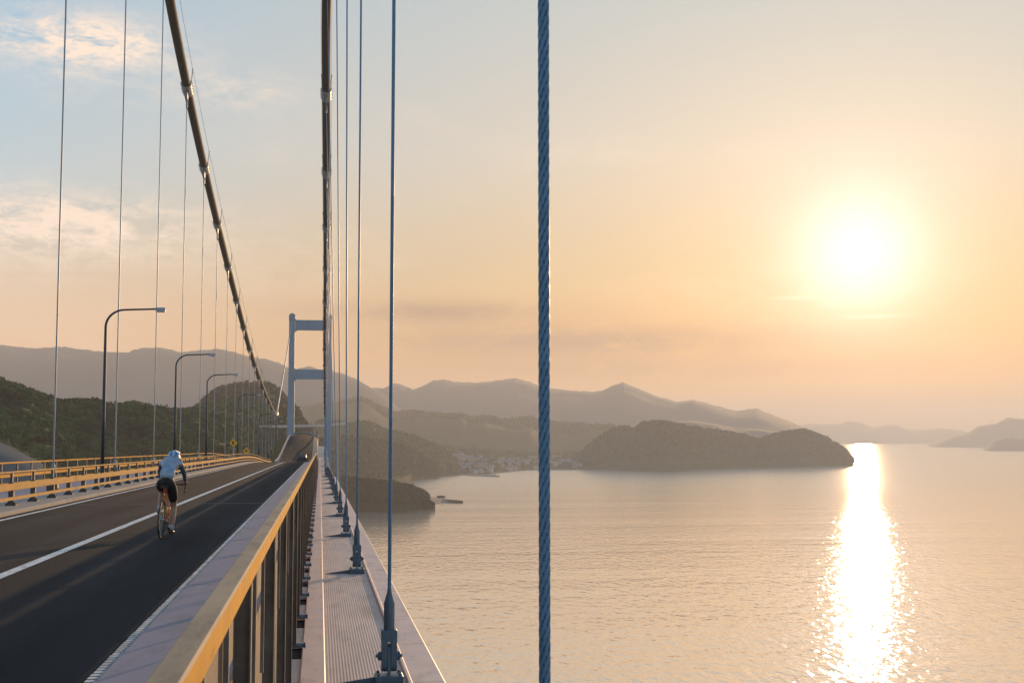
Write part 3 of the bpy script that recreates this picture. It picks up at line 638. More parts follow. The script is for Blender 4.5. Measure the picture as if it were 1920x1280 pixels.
def socket_meshes(side):
    out = []
    if side == 'r':
        mb = MB(); mb.bbox((-.20, -.17, 0), (.20, .17, .13), .012)
        for e in (-.15, .15):
            for f in (-.12, .12): mb.tube([(e, f, .13), (e, f, .165)], .024, 6)
        out.append(('base_block', mb.mesh('base_block', SOCK)))
        mb = MB(); mb.prism([(-.13, .13), (.13, .13), (.09, .52), (.05, .56), (-.05, .56), (-.09, .52)], 0, -.020, .020); out.append(('tongue_plate', mb.mesh('tongue_plate', SOCK)))
        mb = MB()
        for sg in (-1, 1): mb.prism(rounded_cheek(.22, .17, .62), 0, sg*.026, sg*.108)
        mb.bbox((-.112, -.105, .60), (.112, .105, .76), .012); out.append(('fork', mb.mesh('fork', SOCK)))
        mb = MB(); mb.tube([(-.165, 0, .39), (.165, 0, .39)], .042, 14)
        for sg in (-1, 1): mb.tube([(sg*.102, 0, .39), (sg*.150, 0, .39)], .068, 6); mb.tube([(sg*.15, 0, .39), (sg*.19, 0, .39)], .022, 8)
        out.append(('pin', mb.mesh('pin', SOCK)))
        mb = MB(); mb.tube([(0, 0, .74), (0, 0, .76), (0, 0, 1.13), (0, 0, 1.15), (0, 0, 1.275), (0, 0, 1.33)], [.074, .078, .078, .072, .036, .029], 18)
        me = mb.mesh('socket', SOCK, smooth=True); me.set_sharp_from_angle(angle=math.radians(50)); out.append(('socket', me))
        mb = MB(); mb.prism([(-.88, .002), (-.20, .002), (-.20, .10), (-.30, .085)], 1, -.014, .014); out.append(('gusset', mb.mesh('gusset', SOCK)))
    else:
        mb = MB(); mb.bbox((-.19, -.17, 0), (.19, .17, .42), .012); out.append(('base_block', mb.mesh('base_block', POST)))
        mb = MB(); mb.tube([(0, 0, .42), (0, 0, .9), (0, 0, 1.02)], [.075, .07, .034], 10); out.append(('socket', mb.mesh('socket', HANGL, smooth=True)))
    return out
for i, s in enumerate(HS_R): hanger(s, 'r', i)
for i, s in enumerate(HS_L): hanger(s, 'l', i)

# ------------------------------------------------------------------ far tower and its cable
TS = 394.0; TX0, TX1 = -8.95, 2.35
tw_ = empty('bridge_tower', ((TX0+TX1)/2, TS, zz(TS, 1.6)), 'blue grey portal tower at the far end of the bridge', 'tower')
ztop = EYE+37.6; zbot = 2.0
for x, sg in ((TX0, 1), (TX1, -1)):
    mb = MB(); w0, w1, d = 1.08, .88, 1.3
    rows = [(zbot, w0*1.25), (zz(TS, 8), w0*1.12), (EYE+2, w0), (EYE+22, w1), (ztop-1.6, w1*1.02)]
    v = []
    for z, w in rows:
        for a, b in ((-w, -d), (-w+.25, -d-.12), (w-.25, -d-.12), (w, -d), (w, d), (w-.25, d+.12), (-w+.25, d+.12), (-w, d)): v.append((x+a, TS+b, z))
    mb.add(v, [(i*8+k, i*8+(k+1) % 8, (i+1)*8+(k+1) % 8, (i+1)*8+k) for i in range(len(rows)-1) for k in range(8)]+[tuple(range(7, -1, -1)), tuple(32+k for k in range(8))])
    leg = under(mb.build('leg', TOWER), tw_)
    mb = MB(); prof = [(-.98, 0), (.98, 0), (.98, 1.2)]+[(.98*math.cos(a), 1.2+.9*math.sin(a)) for a in [math.pi*k/10 for k in range(1, 10)]]+[(-.98, 1.2)]
    mb.prism([(x+p[0], ztop-1.6+p[1]) for p in prof], 1, TS-1.4, TS+1.4); under(mb.build('saddle_cover', TOWER), tw_)
def beam(zc, hh, fl):
    x0, x1 = TX0+.95, TX1-.95
    pl = [(x0, zc-hh-fl), (x0+fl*.35, zc-hh-fl*.35), (x0+fl, zc-hh), (x1-fl, zc-hh), (x1-fl*.35, zc-hh-fl*.35), (x1, zc-hh-fl), (x1, zc+hh+fl*.5), (x1-fl*.5, zc+hh), (x0+fl*.5, zc+hh), (x0, zc+hh+fl*.5)]
    mb = MB(); mb.prism(pl, 1, TS-.95, TS+.95); under(mb.build('cross_beam', TOWER), tw_)
beam(EYE+34.5, 1.55, .8); beam(EYE+19.2, 1.5, .8); beam(EYE-4.5, 1.2, .6)
fc = empty('back_cable', (XL, 283, cable_z(283)), 'pale thin cable rising to the far tower top', 'cable')
for x0, x1 in ((XL, TX0), (1.2, TX1)):
    pts = []
    for k in range(25):
        u = k/24; s = 283+(TS-283)*u; z = 4.5+31.3*(u*.9+.1*u*u)-(.9*math.exp(-u*12))+.9; pts.append((x0+(x1-x0)*u, s, EYE+z-.35*(1-u)))
    mb = MB(); mb.tube(pts, .15, 10); under(mb.build('cable_body', BAND, smooth=True), fc)
anc = empty('cable_saddle', (XL, 283, cable_z(283)-.8), 'pale clamp where the far main cable reaches its lowest point', 'clamp')
mb = MB(); mb.tube([(XL, 281, cable_z(281)), (XL, 285.5, cable_z(283)+.7)], .42, 10); under(mb.build('clamp_body', BAND), anc)
mb = MB(); mb.tube([(XL, 283, cable_z(283)-.3), (XL+.2, 291, zz(291, 1.5))], .12, 8); under(mb.build('tie_rod', BAND), anc)

# ------------------------------------------------------------------ far guard rail and railing
gr = empty('guard_rail', (-8.1, 0, zz(0, 1.5)), 'golden steel guard rail with two beams along the far kerb', 'guard rail')
gs = [26.94-2.53*4+2.53*i for i in range(77)]
for a in range(0, 76, 4):
    s0, s1 = gs[a], gs[min(a+4, 76)]
    mb = MB(); sweep(mb, [(-7.87, .93), (-7.86, .92), (-7.815, .92), (-7.805, .93), (-7.805, 1.085), (-7.815, 1.095), (-7.86, 1.095), (-7.87, 1.085)], stations(s0+.01, s1-.01, 2.6)); under(mb.build('upper_beam', RAILG), gr)
    mb = MB(); sweep(mb, rect(-7.87, -7.815, 1.265, 1.345), stations(s0+.01, s1-.01, 2.6)); under(mb.build('lower_beam', RAILG), gr)
    mb = MB(); sweep(mb, [(-7.98, .64), (-7.965, .615), (-7.935, .615), (-7.92, .64), (-7.935, .665), (-7.965, .665)], stations(s0, s1, 2.6)); under(mb.build('top_pipe', RAILG), gr)
gp = None
for s in gs:
    if gp is None:
        mb = MB(); mb.box((-.065, -.055, 0), (.065, .055, .60)); mb.box((-.03, -.04, .60), (.03, .04, .87)); mb.box((-.14, -.11, 0), (.14, .11, .025)); 
        for e in (-.11, .11):
            for f in (-.08, .08): mb.tube([(e, f, .02), (e, f, .055)], .018, 6)
        mb.prism([(-.14, .025), (-.065, .025), (-.065, .12)], 1, -.01, .01); mb.prism([(.14, .025), (.065, .025), (.065, .12)], 1, -.01, .01)
        gp = mb.mesh('post', POST)
    o = link(bpy.data.objects.new('post', gp)); o.location = (-7.95, s, zz(s, 1.5, -7.95)); under(o, gr)
orl = empty('footpath_railing', (-11.9, 0, zz(0, 1.56)), 'thin railing with top bar on the outer side of the far footpath', 'railing')
os_ = [30+2.5*i for i in range(73)]
for a in range(0, 72, 3):
    s0, s1 = os_[a], os_[min(a+3, 72)]
    for x0, x1, h0, h1, nm in ((-11.94, -11.86, .55, .61, 'top_bar'), (-11.85, -11.80, 1.02, 1.13, 'middle_bar'), (-11.93, -11.87, 1.36, 1.41, 'lower_bar')):
        mb = MB(); sweep(mb, rect(x0, x1, h0, h1), stations(s0+.005, s1-.005, 2.6)); under(mb.build(nm, RAIL), orl)
op = None
for s in os_:
    if op is None: mb = MB(); mb.box((-.03, -.035, 0), (.03, .035, .95)); mb.box((-.08, -.08, 0), (.08, .08, .02)); op = mb.mesh('post', POST)
    o = link(bpy.data.objects.new('post', op)); o.location = (-11.9, s, zz(s, 1.56)); under(o, orl)
# railing round the far crest
cr = empty('crest_railing', (-4.5, 326, zz(326, 1.5)), 'curved pale railing arching over the far crest of the road', 'railing')
sweep_pts = [(-7.5, s, zz(s, 1.05, -7.5)) for s in stations(212, 325, 6)]
mb = MB(); mb.tube(sweep_pts, .10, 8); under(mb.build('side_rail', RAILTOP, smooth=True), cr)
arc = [(x, 327, zz(327, 1.0, x)) for x in [-7.6+.52*k for k in range(15)]]
mb = MB(); mb.tube(arc, .13, 8); under(mb.build('rail', HANGL, smooth=True), cr)
for p in arc[::2]:
    mb = MB(); mb.tube([p, (p[0], p[1], p[2]-.7)], .06, 6); under(mb.build('post', POST), cr)

# ------------------------------------------------------------------ lamp posts
lamps = [(52, 'tall dark lamp post nearest in the row'), (77, 'dark lamp post rising behind the cyclist'), (98, 'dark lamp post third along the far rail'), (135, 'small dark lamp post before the yellow signs'), (181, 'smaller lamp post near the low point of the cable'), (214, 'tiny lamp post far along the bridge'), (250, 'tiniest lamp post close to the crest')]
def make_lamp():
    t = empty('street_lamp', (0, 0, 0), 'x', 'street lamp', 'lamp posts along the far side of the bridge')
    mb = MB(); mb.bbox((-.2, -.2, 0), (.2, .2, .03), .005); mb.tube([(0, 0, .03), (0, 0, .9)], .085, 14); mb.build('base', LAMPP, t, angle=40)
    pts = [(0, 0, .9), (0, 0, 3), (0, 0, 6.72)]+[(.75-.75*math.cos(a), 0, 6.72+.72*math.sin(a)) for a in [math.pi/2*k/8 for k in range(1, 9)]]+[(1.5, 0, 7.47), (1.95, 0, 7.49)]
    rs = [.074, .068, .054]+[.05-.010*k/8 for k in range(1, 9)]+[.038, .038]
    mb = MB(); mb.tube(pts, rs, 14); mb.build('pole', LAMPP, t, smooth=True)
    mb = MB(); mb.prism([(1.93, 7.41), (2.30, 7.36), (2.32, 7.50), (2.28, 7.55), (1.93, 7.54)], 1, -.12, .12); h_ = mb.build('lamp_head', LAMPH, t)
    mb = MB(); mb.box((1.98, -.09, 7.355), (2.27, .09, 7.385)); mb.build('lens', mat('lamp_glass', (.5, .5, .48), .2, var=.05), h_)
    return t
pl = make_lamp()
for i, (s, lab) in enumerate(lamps):
    o = pl if i == 0 else copy_tree(pl)
    o.location = (-8.55, s, zz(s, 1.56)-.02); o.scale = (1, 1, .955); o['label'] = lab

# ------------------------------------------------------------------ warning signs
for i, (s, x, y, lab) in enumerate(((132, 437.5, 830, 'yellow diamond warning sign standing higher of the two by the lamp post'), (157, 462, 845, 'yellow diamond warning sign, lower and farther of the pair'))):
    d = at(x, y, s*1.0); d = Vector((d.x*s/d.y, s, EYE+(d.z-EYE)*s/d.y)); r_ = .44 if i == 0 else .46
    t = empty('warning_sign', (d.x, s, zz(s, 1.56)), lab, 'sign', 'yellow warning signs on the far side')
    hgt = d.z-zz(s, 1.56)
    mb = MB(); mb.tube([(0, .05, 0), (0, .05, max(hgt, .4)+.25)], .035, 8); mb.build('pole', LAMPH, t)
    mb = MB(); mb.prism([(0, hgt-r_), (r_, hgt), (0, hgt+r_), (-r_, hgt)], 1, -.012, .012); mb.build('sign_plate', YELLOW, t)
    mb = MB(); mb.prism([(-.10, hgt-.18), (.02, hgt-.18), (.02, hgt+.02), (.12, hgt+.02), (-.03, hgt+.2), (-.16, hgt+.02), (-.10, hgt+.02)], 1, -.017, -.013); mb.build('symbol', BLACK, t)

# ------------------------------------------------------------------ viaduct and buildings on the land
vd = empty('viaduct', at(500, 803, 900), 'pale viaduct crossing the hillside behind the tower', 'viaduct')
vp = [at(x, interp([(395, 802.5), (480, 800), (605, 797), (650, 793.5)], x), 900-60*(x-395)/255) for x in range(395, 651, 15)]
mb = MB(); n = len(vp)
v = []
for p in vp: v += [(p.x, p.y-3, p.z+.8), (p.x, p.y+3, p.z+.8), (p.x, p.y+3, p.z-.9), (p.x, p.y-3, p.z-.9)]
mb.add(v, [(i*4+k_, i*4+(k_+1) % 4, (i+1)*4+(k_+1) % 4, (i+1)*4+k_) for i in range(n-1) for k_ in range(4)]+[(3, 2, 1, 0), tuple(4*(n-1)+k_ for k_ in range(4))])
under(mb.build('deck', mat('viaduct_concrete', (.60, .52, .48), .7, var=.08, scale=.1)), vd)
for p in vp[1::3]:
    mb = MB(); mb.box((p.x-.9, p.y-1.3, p.z-40), (p.x+.9, p.y+1.3, p.z-.95)); under(mb.build('pier', CONC), vd)
WALLW = mat('house_wall_white', (.31, .29, .28), .8, var=.10, scale=.2); WALLG = mat('house_wall_grey', (.36, .35, .34), .8, var=.15, scale=.2)
ROOFG = mat('roof_tile_grey', (.16, .16, .18), .7, var=.2, scale=.3); ROOFB = mat('roof_tile_brown', (.22, .14, .10), .8, var=.2, scale=.3); GLASS = mat('window_glass', (.05, .06, .08), .15, var=.1)
def building(p, w, d, h, rz, wall, roof, label, cat='house', group=None, pitched=True, name='house', windows=0):
    t = empty(name, p, label, cat, group, rz)
    mb = MB(); mb.box((-w/2, -d/2, -3), (w/2, d/2, h)); mb.build('wall', wall, t)
    mb = MB()
    if pitched: mb.prism([(-d/2-.4, h-.1), (d/2+.4, h-.1), (0, h+d*.32)], 0, -w/2-.4, w/2+.4)
    else: mb.box((-w/2-.2, -d/2-.2, h), (w/2+.2, d/2+.2, h+.5))
    mb.build('roof', roof, t)
    for fl in range(windows):
        k_ = max(2, int(w/2.6))
        for j in range(k_):
            x = -w/2+(j+.5)*w/k_; z = 1.2+fl*3.0
            if z+1.3 > h: continue
            mb = MB(); mb.box((x-.6, -d/2-.04, z), (x+.6, -d/2+.02, z+1.3)); mb.build('window', GLASS, t)
    return t
building(at(470, 797, 930)-Vector((0, 0, 0)), 7.5, 8, 7.0, -.15, WALLW, WALLW, 'white block building on the wooded hill left of the tower', 'building', None, False, 'building', 2)
building(at(497, 799, 950), 13, 8, 6.5, -.1, WALLG, ROOFG, 'grey building right beside the white block on the hill', 'building', None, False, 'building', 2)
building(at(126, 752, 4400), 46, 14, 7, .1, WALLW, ROOFG, 'tiny pale building high on the far blue mountain', 'building', None, True, 'building')
kinds = [(WALLW, ROOFG, 'white walled house with grey roof in the hazy shore town'), (WALLG, ROOFG, 'grey walled house with grey roof in the hazy shore town'), (WALLW, ROOFB, 'white walled house with brown roof in the hazy shore town')]
nh = 0
for i in range(400):
    if nh >= 110: break
    x = random.uniform(800, 1100) if i % 3 else random.uniform(835, 1010); u = random.uniform(.05, .55)*(1 if x > 840 else .5)
    q = plain(x, u)
    if q.z < 1.2: continue
    k_ = random.choice((0, 0, 1, 2)); big = random.random() < .15
    building(q, random.uniform(9, 13)*(2.0 if big else 1), random.uniform(7, 9)*(1.3 if big else 1), random.uniform(4, 7), random.uniform(-.6, .6), *kinds[k_], 'house', 'houses of the hazy shore town'); nh += 1
bw = empty('breakwater', at(905, 893, shore(905, 893)), 'low dark breakwater jutting out from the town shore', 'breakwater')
a_, b_ = at(876, 891.2, shore(876, 891.2)), at(934, 893.8, shore(934, 893.8))
dirv = (b_-a_); ln = dirv.length; mb = MB(); mb.bbox((0, -4, -3), (ln, 4, 2.6), .4); mb.box((0, 2, 2.6), (ln*.9, 3.4, 4.0))
o = mb.build('breakwater_wall', CONC); o.location = a_; o.rotation_euler.z = math.atan2(dirv.y, dirv.x); under(o, bw)

# ------------------------------------------------------------------ the car in the dip
CARB = mat('car_paint_dark', (.015, .022, .035), .25, var=.1, scale=3, spec=.6)
def car(x, s):
    t = empty('car', (x, s, zz(s, 1.6)), 'dark car far ahead in the dip of the road', 'car')
    mb = MB()
    prof = [(-2.1, .32), (2.1, .32), (2.15, .62), (1.95, .82), (1.1, .92), (.45, 1.42), (-1.35, 1.45), (-1.95, .98), (-2.12, .9)]
    n_ = len(prof); v = []
    for xx, sc_ in ((-.86, 1), (-.80, 1.0), (.80, 1.0), (.86, 1)):
        v += [(xx*(1 if p[1] < .95 else .84), p[0], p[1]) for p in prof]
    mb.add(v, [(i*n_+k_, i*n_+(k_+1) % n_, (i+1)*n_+(k_+1) % n_, (i+1)*n_+k_) for i in range(3) for k_ in range(n_)]+[tuple(range(n_)), tuple(3*n_+k_ for k_ in range(n_-1, -1, -1))])
    mb.build('body', CARB, t)
    mb = MB(); mb.add([(-.62, -1.90, 1.02), (.62, -1.90, 1.02), (.55, -1.43, 1.38), (-.55, -1.43, 1.38)], [(0, 1, 2, 3)]); g = mb.build('rear_window', GLASS, t); g.location = (0, -.03, .02)
    for e in (-.78, .78):
        for f in (-1.3, 1.3):
            mb = MB(); mb.tube([(e-.1, f, .32), (e+.1, f, .32)], .32, 16); mb.build('wheel', BLACK, t)
        mb = MB(); mb.box((e*.9-.09, -2.14, .72), (e*.9+.09, -2.06, .88)); mb.build('tail_light', mat('tail_light_red', (.25, .01, .01), .3, var=.05), t)
car(-3.1, 226)

# ------------------------------------------------------------------ the cyclist
CY = 23.0; CX = -2.76
LEANR = math.radians(2.0)
bike = empty('bicycle', (CX, CY, zz(CY, 1.6)), 'orange road bicycle with thin black tyres under the rider', 'bicycle')
rider = empty('person', (CX, CY, zz(CY, 1.6)), 'cyclist seen from behind in blue white jersey, black shorts and helmet riding along the road', 'person')
for o in (bike, rider): o.rotation_euler = (math.atan(-.0085), LEANR, -.06); o.scale = (.99,)*3
FRAME = mat('frame_orange', (.62, .16, .02), .25, var=.08, scale=10, spec=.6); STEEL = mat('bike_steel', (.45, .45, .46), .3, metal=.8, var=.1); SADDLE = mat('saddle_black', (.02, .02, .02), .5, var=.2)
REDL = mat('tail_light_red_plastic', (.55, .02, .015), .3, var=.05)
def wheel(y, name):
    mb = MB(); n = 40
    mb.tube([(0, y+.325*math.cos(2*math.pi*k_/n), .338+.325*math.sin(2*math.pi*k_/n)) for k_ in range(n+1)], .0135, 8, caps=False); w = mb.build('tyre', BLACK, bike, smooth=True)
    mb = MB(); mb.tube([(0, y+.303*math.cos(2*math.pi*k_/n), .338+.303*math.sin(2*math.pi*k_/n)) for k_ in range(n+1)], .011, 6, caps=False); mb.build('rim', BLACK, w, smooth=True)
    mb = MB(); mb.tube([(-.05, y, .338), (.05, y, .338)], .02, 10); mb.build('hub', STEEL, w)
    mb = MB()
    for k_ in range(20):
        a = 2*math.pi*k_/20; mb.tube([((-1)**k_*.03, y, .338), (0, y+.30*math.cos(a), .338+.30*math.sin(a))], .0016, 4)
    mb.build('spokes', STEEL, w)
wheel(0, 'rear'); wheel(1.0, 'front')
def tubes(name, segs, M_, parent=bike, n=10):
    mb = MB()
    for pts, r in segs: mb.tube(pts, r, n)
    return mb.build(name, M_, parent, smooth=True)
bb = (0, .41, .27); st = (0, .25, .80); hd = (0, .90, .84); hdl = (0, .935, .70)
tubes('frame', [([bb, st], .017), ([st, hd], .017), ([bb, hdl], .021), ([hd, hdl], .02)]
      + [([(sg*.065, 0, .338), (sg*.035, .16, .55), (sg*.02, .245, .76)], .0095) for sg in (-1, 1)]
      + [([(sg*.065, 0, .338), (sg*.05, .2, .30), (sg*.03, .40, .27)], .010) for sg in (-1, 1)]+[([(-.038, .15, .56), (.038, .15, .56)], .009)], FRAME)
tubes('fork', [([(sg*.05, 1.0, .338), (sg*.045, .965, .5), (sg*.03, .945, .67), (0, .935, .70)], .011) for sg in (-1, 1)], FRAME)
tubes('seat_post', [([st, (0, .225, .92)], .014)], SADDLE)
mb = MB(); sd = [(-.07, .06, .935), (.07, .06, .935), (.062, .14, .95), (.022, .26, .945), (.018, .33, .94), (-.018, .33, .94), (-.022, .26, .945), (-.062, .14, .95)]
mb.add(sd+[(x, y, z-.045) for x, y, z in sd], [tuple(range(8)), tuple(range(15, 7, -1))]+[(i, (i+1) % 8, 8+(i+1) % 8, 8+i) for i in range(8)]); mb.build('saddle', SADDLE, bike)
tubes('handlebar', [([(-.21, .99, .93), (-.2, .97, .935), (0, .955, .935), (.2, .97, .935), (.21, .99, .93)], .014), ([hd, (0, .955, .93)], .016)]
      + [([(sg*.21, .985, .93), (sg*.21, 1.06, .91), (sg*.21, 1.08, .85), (sg*.21, 1.03, .80), (sg*.21, .96, .79)], .014) for sg in (-1, 1)], BLACK)
for sg in (-1, 1): tubes('brake_lever', [([(sg*.21, 1.04, .93), (sg*.21, 1.085, .97)], .018), ([(sg*.21, 1.09, .95), (sg*.215, 1.12, .85), (sg*.22, 1.10, .79)], .008)], BLACK)
tubes('crank', [([(.075, .41, .27), (.085, .43, .10)], .011), ([(-.075, .41, .27), (-.085, .39, .44)], .011), ([(.085, .43, .10), (.16, .43, .10)], .013), ([(-.085, .39, .44), (-.16, .39, .44)], .013), ([(-.08, .41, .27), (.08, .41, .27)], .02)], STEEL)
mb = MB(); mb.tube([(.05, .41+.095*math.cos(2*math.pi*k_/24), .27+.095*math.sin(2*math.pi*k_/24)) for k_ in range(25)], .006, 6, caps=False); mb.build('chainring', STEEL, bike)
mb = MB(); mb.bbox((-.022, .135, .80), (.022, .165, .89), .008); mb.build('tail_light', REDL, bike)
tubes('bottle', [([(0, .33, .40), (0, .29, .56)], .036), ([(0, .29, .56), (0, .285, .60)], .015)], YELLOW)

SKIN = mat('skin', (.42, .24, .16), .55, var=.1, scale=12); JERSEY = mat('jersey_blue_white', (.13, .28, .46), .75, var=.18, scale=5, col2=(.46, .52, .58)); SHORTS = mat('shorts_black', (.010, .010, .011), .7, var=.2, scale=10)
SLEEVE = mat('sleeve_navy', (.06, .12, .20), .75, var=.2, scale=10); HELM = mat('helmet_blue_white', (.10, .30, .52), .3, var=.1, scale=9); HELMW = mat('helmet_white', (.6, .65, .7), .3, var=.08); HAIR = mat('hair_black', (.012, .010, .009), .6, var=.3, scale=40)
SHOE = mat('shoe_black', (.015, .015, .017), .35, var=.2); SOCKM = mat('sock_pale', (.45, .50, .56), .8, var=.1)
def skin(name, chain, edges, M_, parent, sub=2, root=0):
    me = bpy.data.meshes.new(name); me.from_pydata([c[:3] for c in chain], edges, []); o = bpy.data.objects.new(name, me); COL.objects.link(o)
    md = o.modifiers.new('skin', 'SKIN'); md.use_smooth_shade = True; md.branch_smoothing = .6
    for i, c in enumerate(chain):
        r = c[3]; me.skin_vertices[0].data[i].radius = r if isinstance(r, tuple) else (r, r)
    me.skin_vertices[0].data[root].use_root = True
    sb_ = o.modifiers.new('sub', 'SUBSURF'); sb_.levels = sub; sb_.render_levels = sub
    dg = bpy.context.evaluated_depsgraph_get(); nm = bpy.data.meshes.new_from_object(o.evaluated_get(dg)); nm.name = name
    COL.objects.unlink(o); bpy.data.objects.remove(o)
    nm.materials.clear(); nm.materials.append(M_); nm.polygons.foreach_set('use_smooth', [True]*len(nm.polygons))
    return link(bpy.data.objects.new(name, nm), parent)
PEL = (0, .21, 1.045)
def body_nodes(k=0.0):
    return [
     (*PEL, (.122+k, .112+k)),               # 0 pelvis
     (0, .30, 1.175, (.130+k, .105+k)),       # 1 waist
     (.01, .43, 1.305, (.142+k, .108+k)),     # 2 chest
     (.015, .55, 1.375, (.130+k, .084+k)),  # 3 upper chest
     (.02, .635, 1.39, .055+k*.5),           # 4 neck
     (.025, .70, 1.405, .060),               # 5 head base
     (.028, .745, 1.43, (.072, .088)),      # 6 head
     (.175, .575, 1.34, .054+k),             # 7 shoulder r
     (.225, .74, 1.155, .040+k),              # 8 elbow r
     (.222, .955, .985, .030+k*.6),          # 9 wrist r
     (-.158, .575, 1.34, .054+k),            # 10 shoulder l
     (-.215, .74, 1.155, .040+k),              # 11
     (-.21, .955, .985, .030+k*.6),          # 12
     (.088, .23, .985, .096+k),               # 13 hip r
     (.105, .40, .74, .083+k),               # 14 thigh
     (.105, .52, .555, .058+k),              # 15 knee r
     (.12, .44, .36, .052),                  # 16 calf
     (.122, .36, .16, .034),                 # 17 ankle
     (-.088, .23, .985, .096+k),              # 18 hip l
     (-.115, .44, .90, .088+k),              # 19 thigh l
     (-.128, .63, .83, .060+k),              # 20 knee l
     (-.125, .50, .68, .052),                # 21 calf l
     (-.122, .355, .50, .034),               # 22 ankle l
     (.222, 1.01, .965, (.034, .018)),       # 23 palm r
     (-.21, 1.01, .965, (.034, .018)),       # 24 palm l
    ]
bn_ = [((*c[:3], tuple(r-.022 for r in c[3])) if i < 4 else (*c[:3], c[3]-.018) if i in (13, 18) else c) for i, c in enumerate(body_nodes())]; bed = [(0, 1), (1, 2), (2, 3), (3, 4), (4, 5), (5, 6), (3, 7), (7, 8), (8, 9), (9, 23), (3, 10), (10, 11), (11, 12), (12, 24), (0, 13), (13, 14), (14, 15), (15, 16), (16, 17), (0, 18), (18, 19), (19, 20), (20, 21), (21, 22)]
skin('body', bn_, bed, SKIN, rider)
def subset(ids, k, extra=None):
    nn = body_nodes(k); mp_ = {a: i for i, a in enumerate(ids)}
    return [nn[i] for i in ids], [(mp_[a], mp_[b]) for a, b in bed if a in mp_ and b in mp_]
c_, e_ = subset([1, 2, 3, 7, 10], .014); c_[0] = (0, .185, 1.025, (.142, .132)); c_ += [(.182, .588, 1.325, .062), (-.165, .588, 1.325, .062)]; e_ += [(3, 5), (4, 6)]
skin('jersey', c_, e_, JERSEY, rider, root=1)
for sg, sh, el, wr in ((1, (.172, .575, 1.335), (.225, .74, 1.155), (.224, .93, 1.0)), (-1, (-.155, .575, 1.335), (-.215, .74, 1.155), (-.212, .93, 1.0))):
    skin('sleeve', [(*sh, .054), (*el, .046), (*[(a+b)/2 for a, b in zip(el, wr)], .041), (*wr, .034)], [(0, 1), (1, 2), (2, 3)], SLEEVE, rider)
    # hand: four fingers hooked over the brake hood, thumb on the inside
    px, py, pz = (wr[0], 1.01, .965)
    for q in range(4):
        fx = px+sg*(.024-.016*q); l = (.9, 1.05, 1.0, .8)[q]
        skin('finger', [(fx, py, pz+.004, .0105), (fx, py+.042*l, pz+.006, .0098), (fx, py+.066*l, pz-.014, .009), (fx, py+.060*l, pz-.036, .008)], [(0, 1), (1, 2), (2, 3)], SKIN, rider, 1)
    skin('thumb', [(px-sg*.026, py-.03, pz, .012), (px-sg*.044, py+.0, pz-.008, .0105), (px-sg*.044, py+.028, pz-.022, .009)], [(0, 1), (1, 2)], SKIN, rider, 1)
c_, e_ = subset([0, 1, 13, 14, 15, 18, 19, 20], .013); c_[1] = (0, .245, 1.125, (.128, .112)); 
c_[4] = (.105, .475, .625, .078); c_[7] = (-.124, .56, .855, .080)
skin('shorts', c_, e_, SHORTS, rider)
for sg, an, cf in ((1, (.122, .36, .16), (.121, .385, .225)), (-1, (-.122, .355, .50), (-.123, .405, .565))):
    skin('sock', [(*cf, .044), (*[(a+b)/2 for a, b in zip(an, cf)], .041), (an[0], an[1]+.01, an[2]-.03, .040)], [(0, 1), (1, 2)], SOCKM, rider)
    skin('shoe', [(an[0], an[1]-.03, an[2]-.055, (.036, .034)), (an[0], an[1]+.06, an[2]-.058, (.042, .030)), (an[0], an[1]+.15, an[2]-.066, (.044, .022)), (an[0], an[1]+.20, an[2]-.066, (.030, .016))], [(0, 1), (1, 2), (2, 3)], SHOE, rider)
HC = Vector((.028, .76, 1.430))
bm = bmesh.new(); bmesh.ops.create_uvsphere(bm, u_segments=24, v_segments=14, radius=1)
for v in bm.verts: v.co = HC+Vector((v.co.x*.082, v.co.y*.10, v.co.z*.098))
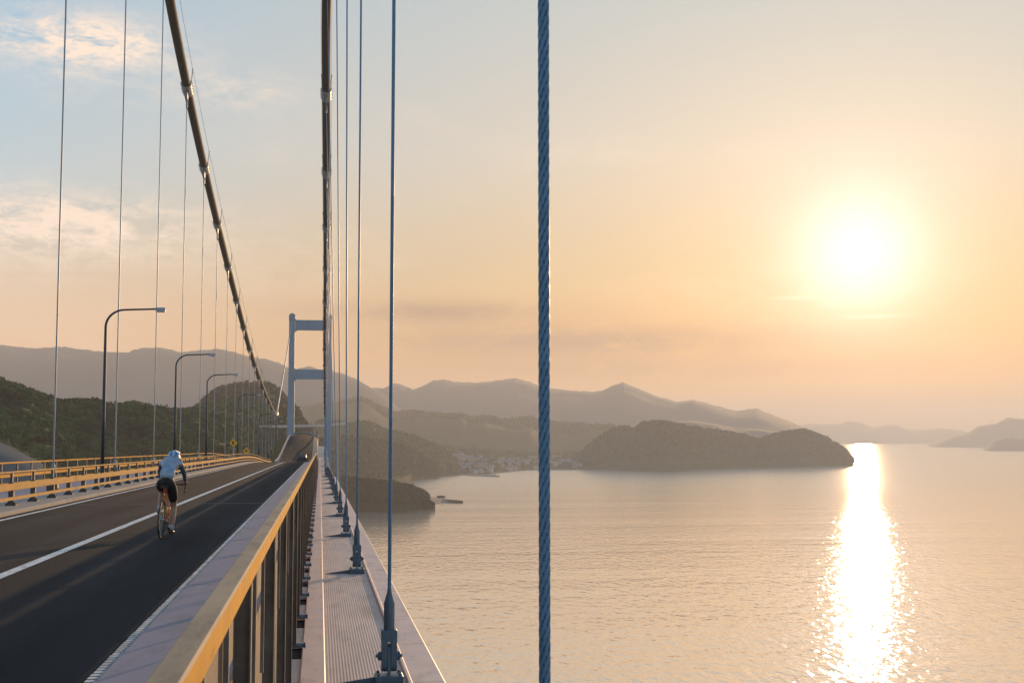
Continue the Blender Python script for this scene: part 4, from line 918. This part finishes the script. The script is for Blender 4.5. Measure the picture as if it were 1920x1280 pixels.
me = bpy.data.meshes.new('hair'); bm.to_mesh(me); bm.free(); me.materials.append(HAIR); me.polygons.foreach_set('use_smooth', [True]*len(me.polygons)); link(bpy.data.objects.new('hair', me), rider)
mb = MB(); mb.tube([HC+Vector((0, .095, -.03)), HC+Vector((0, .125, -.05)), HC+Vector((0, .10, -.065))], [.014, .016, .012], 8); mb.build('nose', SKIN, rider, smooth=True)
for sg in (-1, 1): mb = MB(); mb.tube([HC+Vector((sg*.078, -.01, -.005)), HC+Vector((sg*.092, -.02, -.02)), HC+Vector((sg*.08, -.012, -.05))], [.012, .018, .010], 8); mb.build('ear', SKIN, rider, smooth=True)
# helmet shell: ribs and vents
hl = link(bpy.data.objects.new('helmet', None), rider)
for k_ in range(-3, 4):
    pts = []
    for j in range(15):
        a = math.radians(-22+j*14.2); off = k_*.026
        sc_ = math.sqrt(max(.05, 1-(off/.112)**2))
        pts.append(HC+Vector((off*1.05, -math.cos(a)*.135*sc_, .012+math.sin(a)*.118*sc_)) if True else 0)
    mb = MB(); mb.tube(pts, .0145, 8); mb.build('shell_rib', HELMW if k_ % 3 == 0 else HELM, hl, smooth=True)
mb = MB(); mb.tube([HC+Vector((.106*math.cos(2*math.pi*k_/28), .14*math.sin(2*math.pi*k_/28), .0+.012*math.sin(2*math.pi*k_/28))) for k_ in range(29)], .015, 8, caps=False); mb.build('rim', HELMW, hl, smooth=True)
bm = bmesh.new(); bmesh.ops.create_uvsphere(bm, u_segments=24, v_segments=12, radius=1)
bmesh.ops.delete(bm, geom=[v for v in bm.verts if v.co.z < -.02], context='VERTS')
for v in bm.verts: v.co = HC+Vector((v.co.x*.104, v.co.y*.128, v.co.z*.112))
me = bpy.data.meshes.new('shell'); bm.to_mesh(me); bm.free(); me.materials.append(HELM); me.polygons.foreach_set('use_smooth', [True]*len(me.polygons)); link(bpy.data.objects.new('shell', me), hl)

for o in bpy.data.objects:
    if o.name.startswith(('kerb', 'service_walkway')) and o.type == 'EMPTY': o.empty_display_size = .2
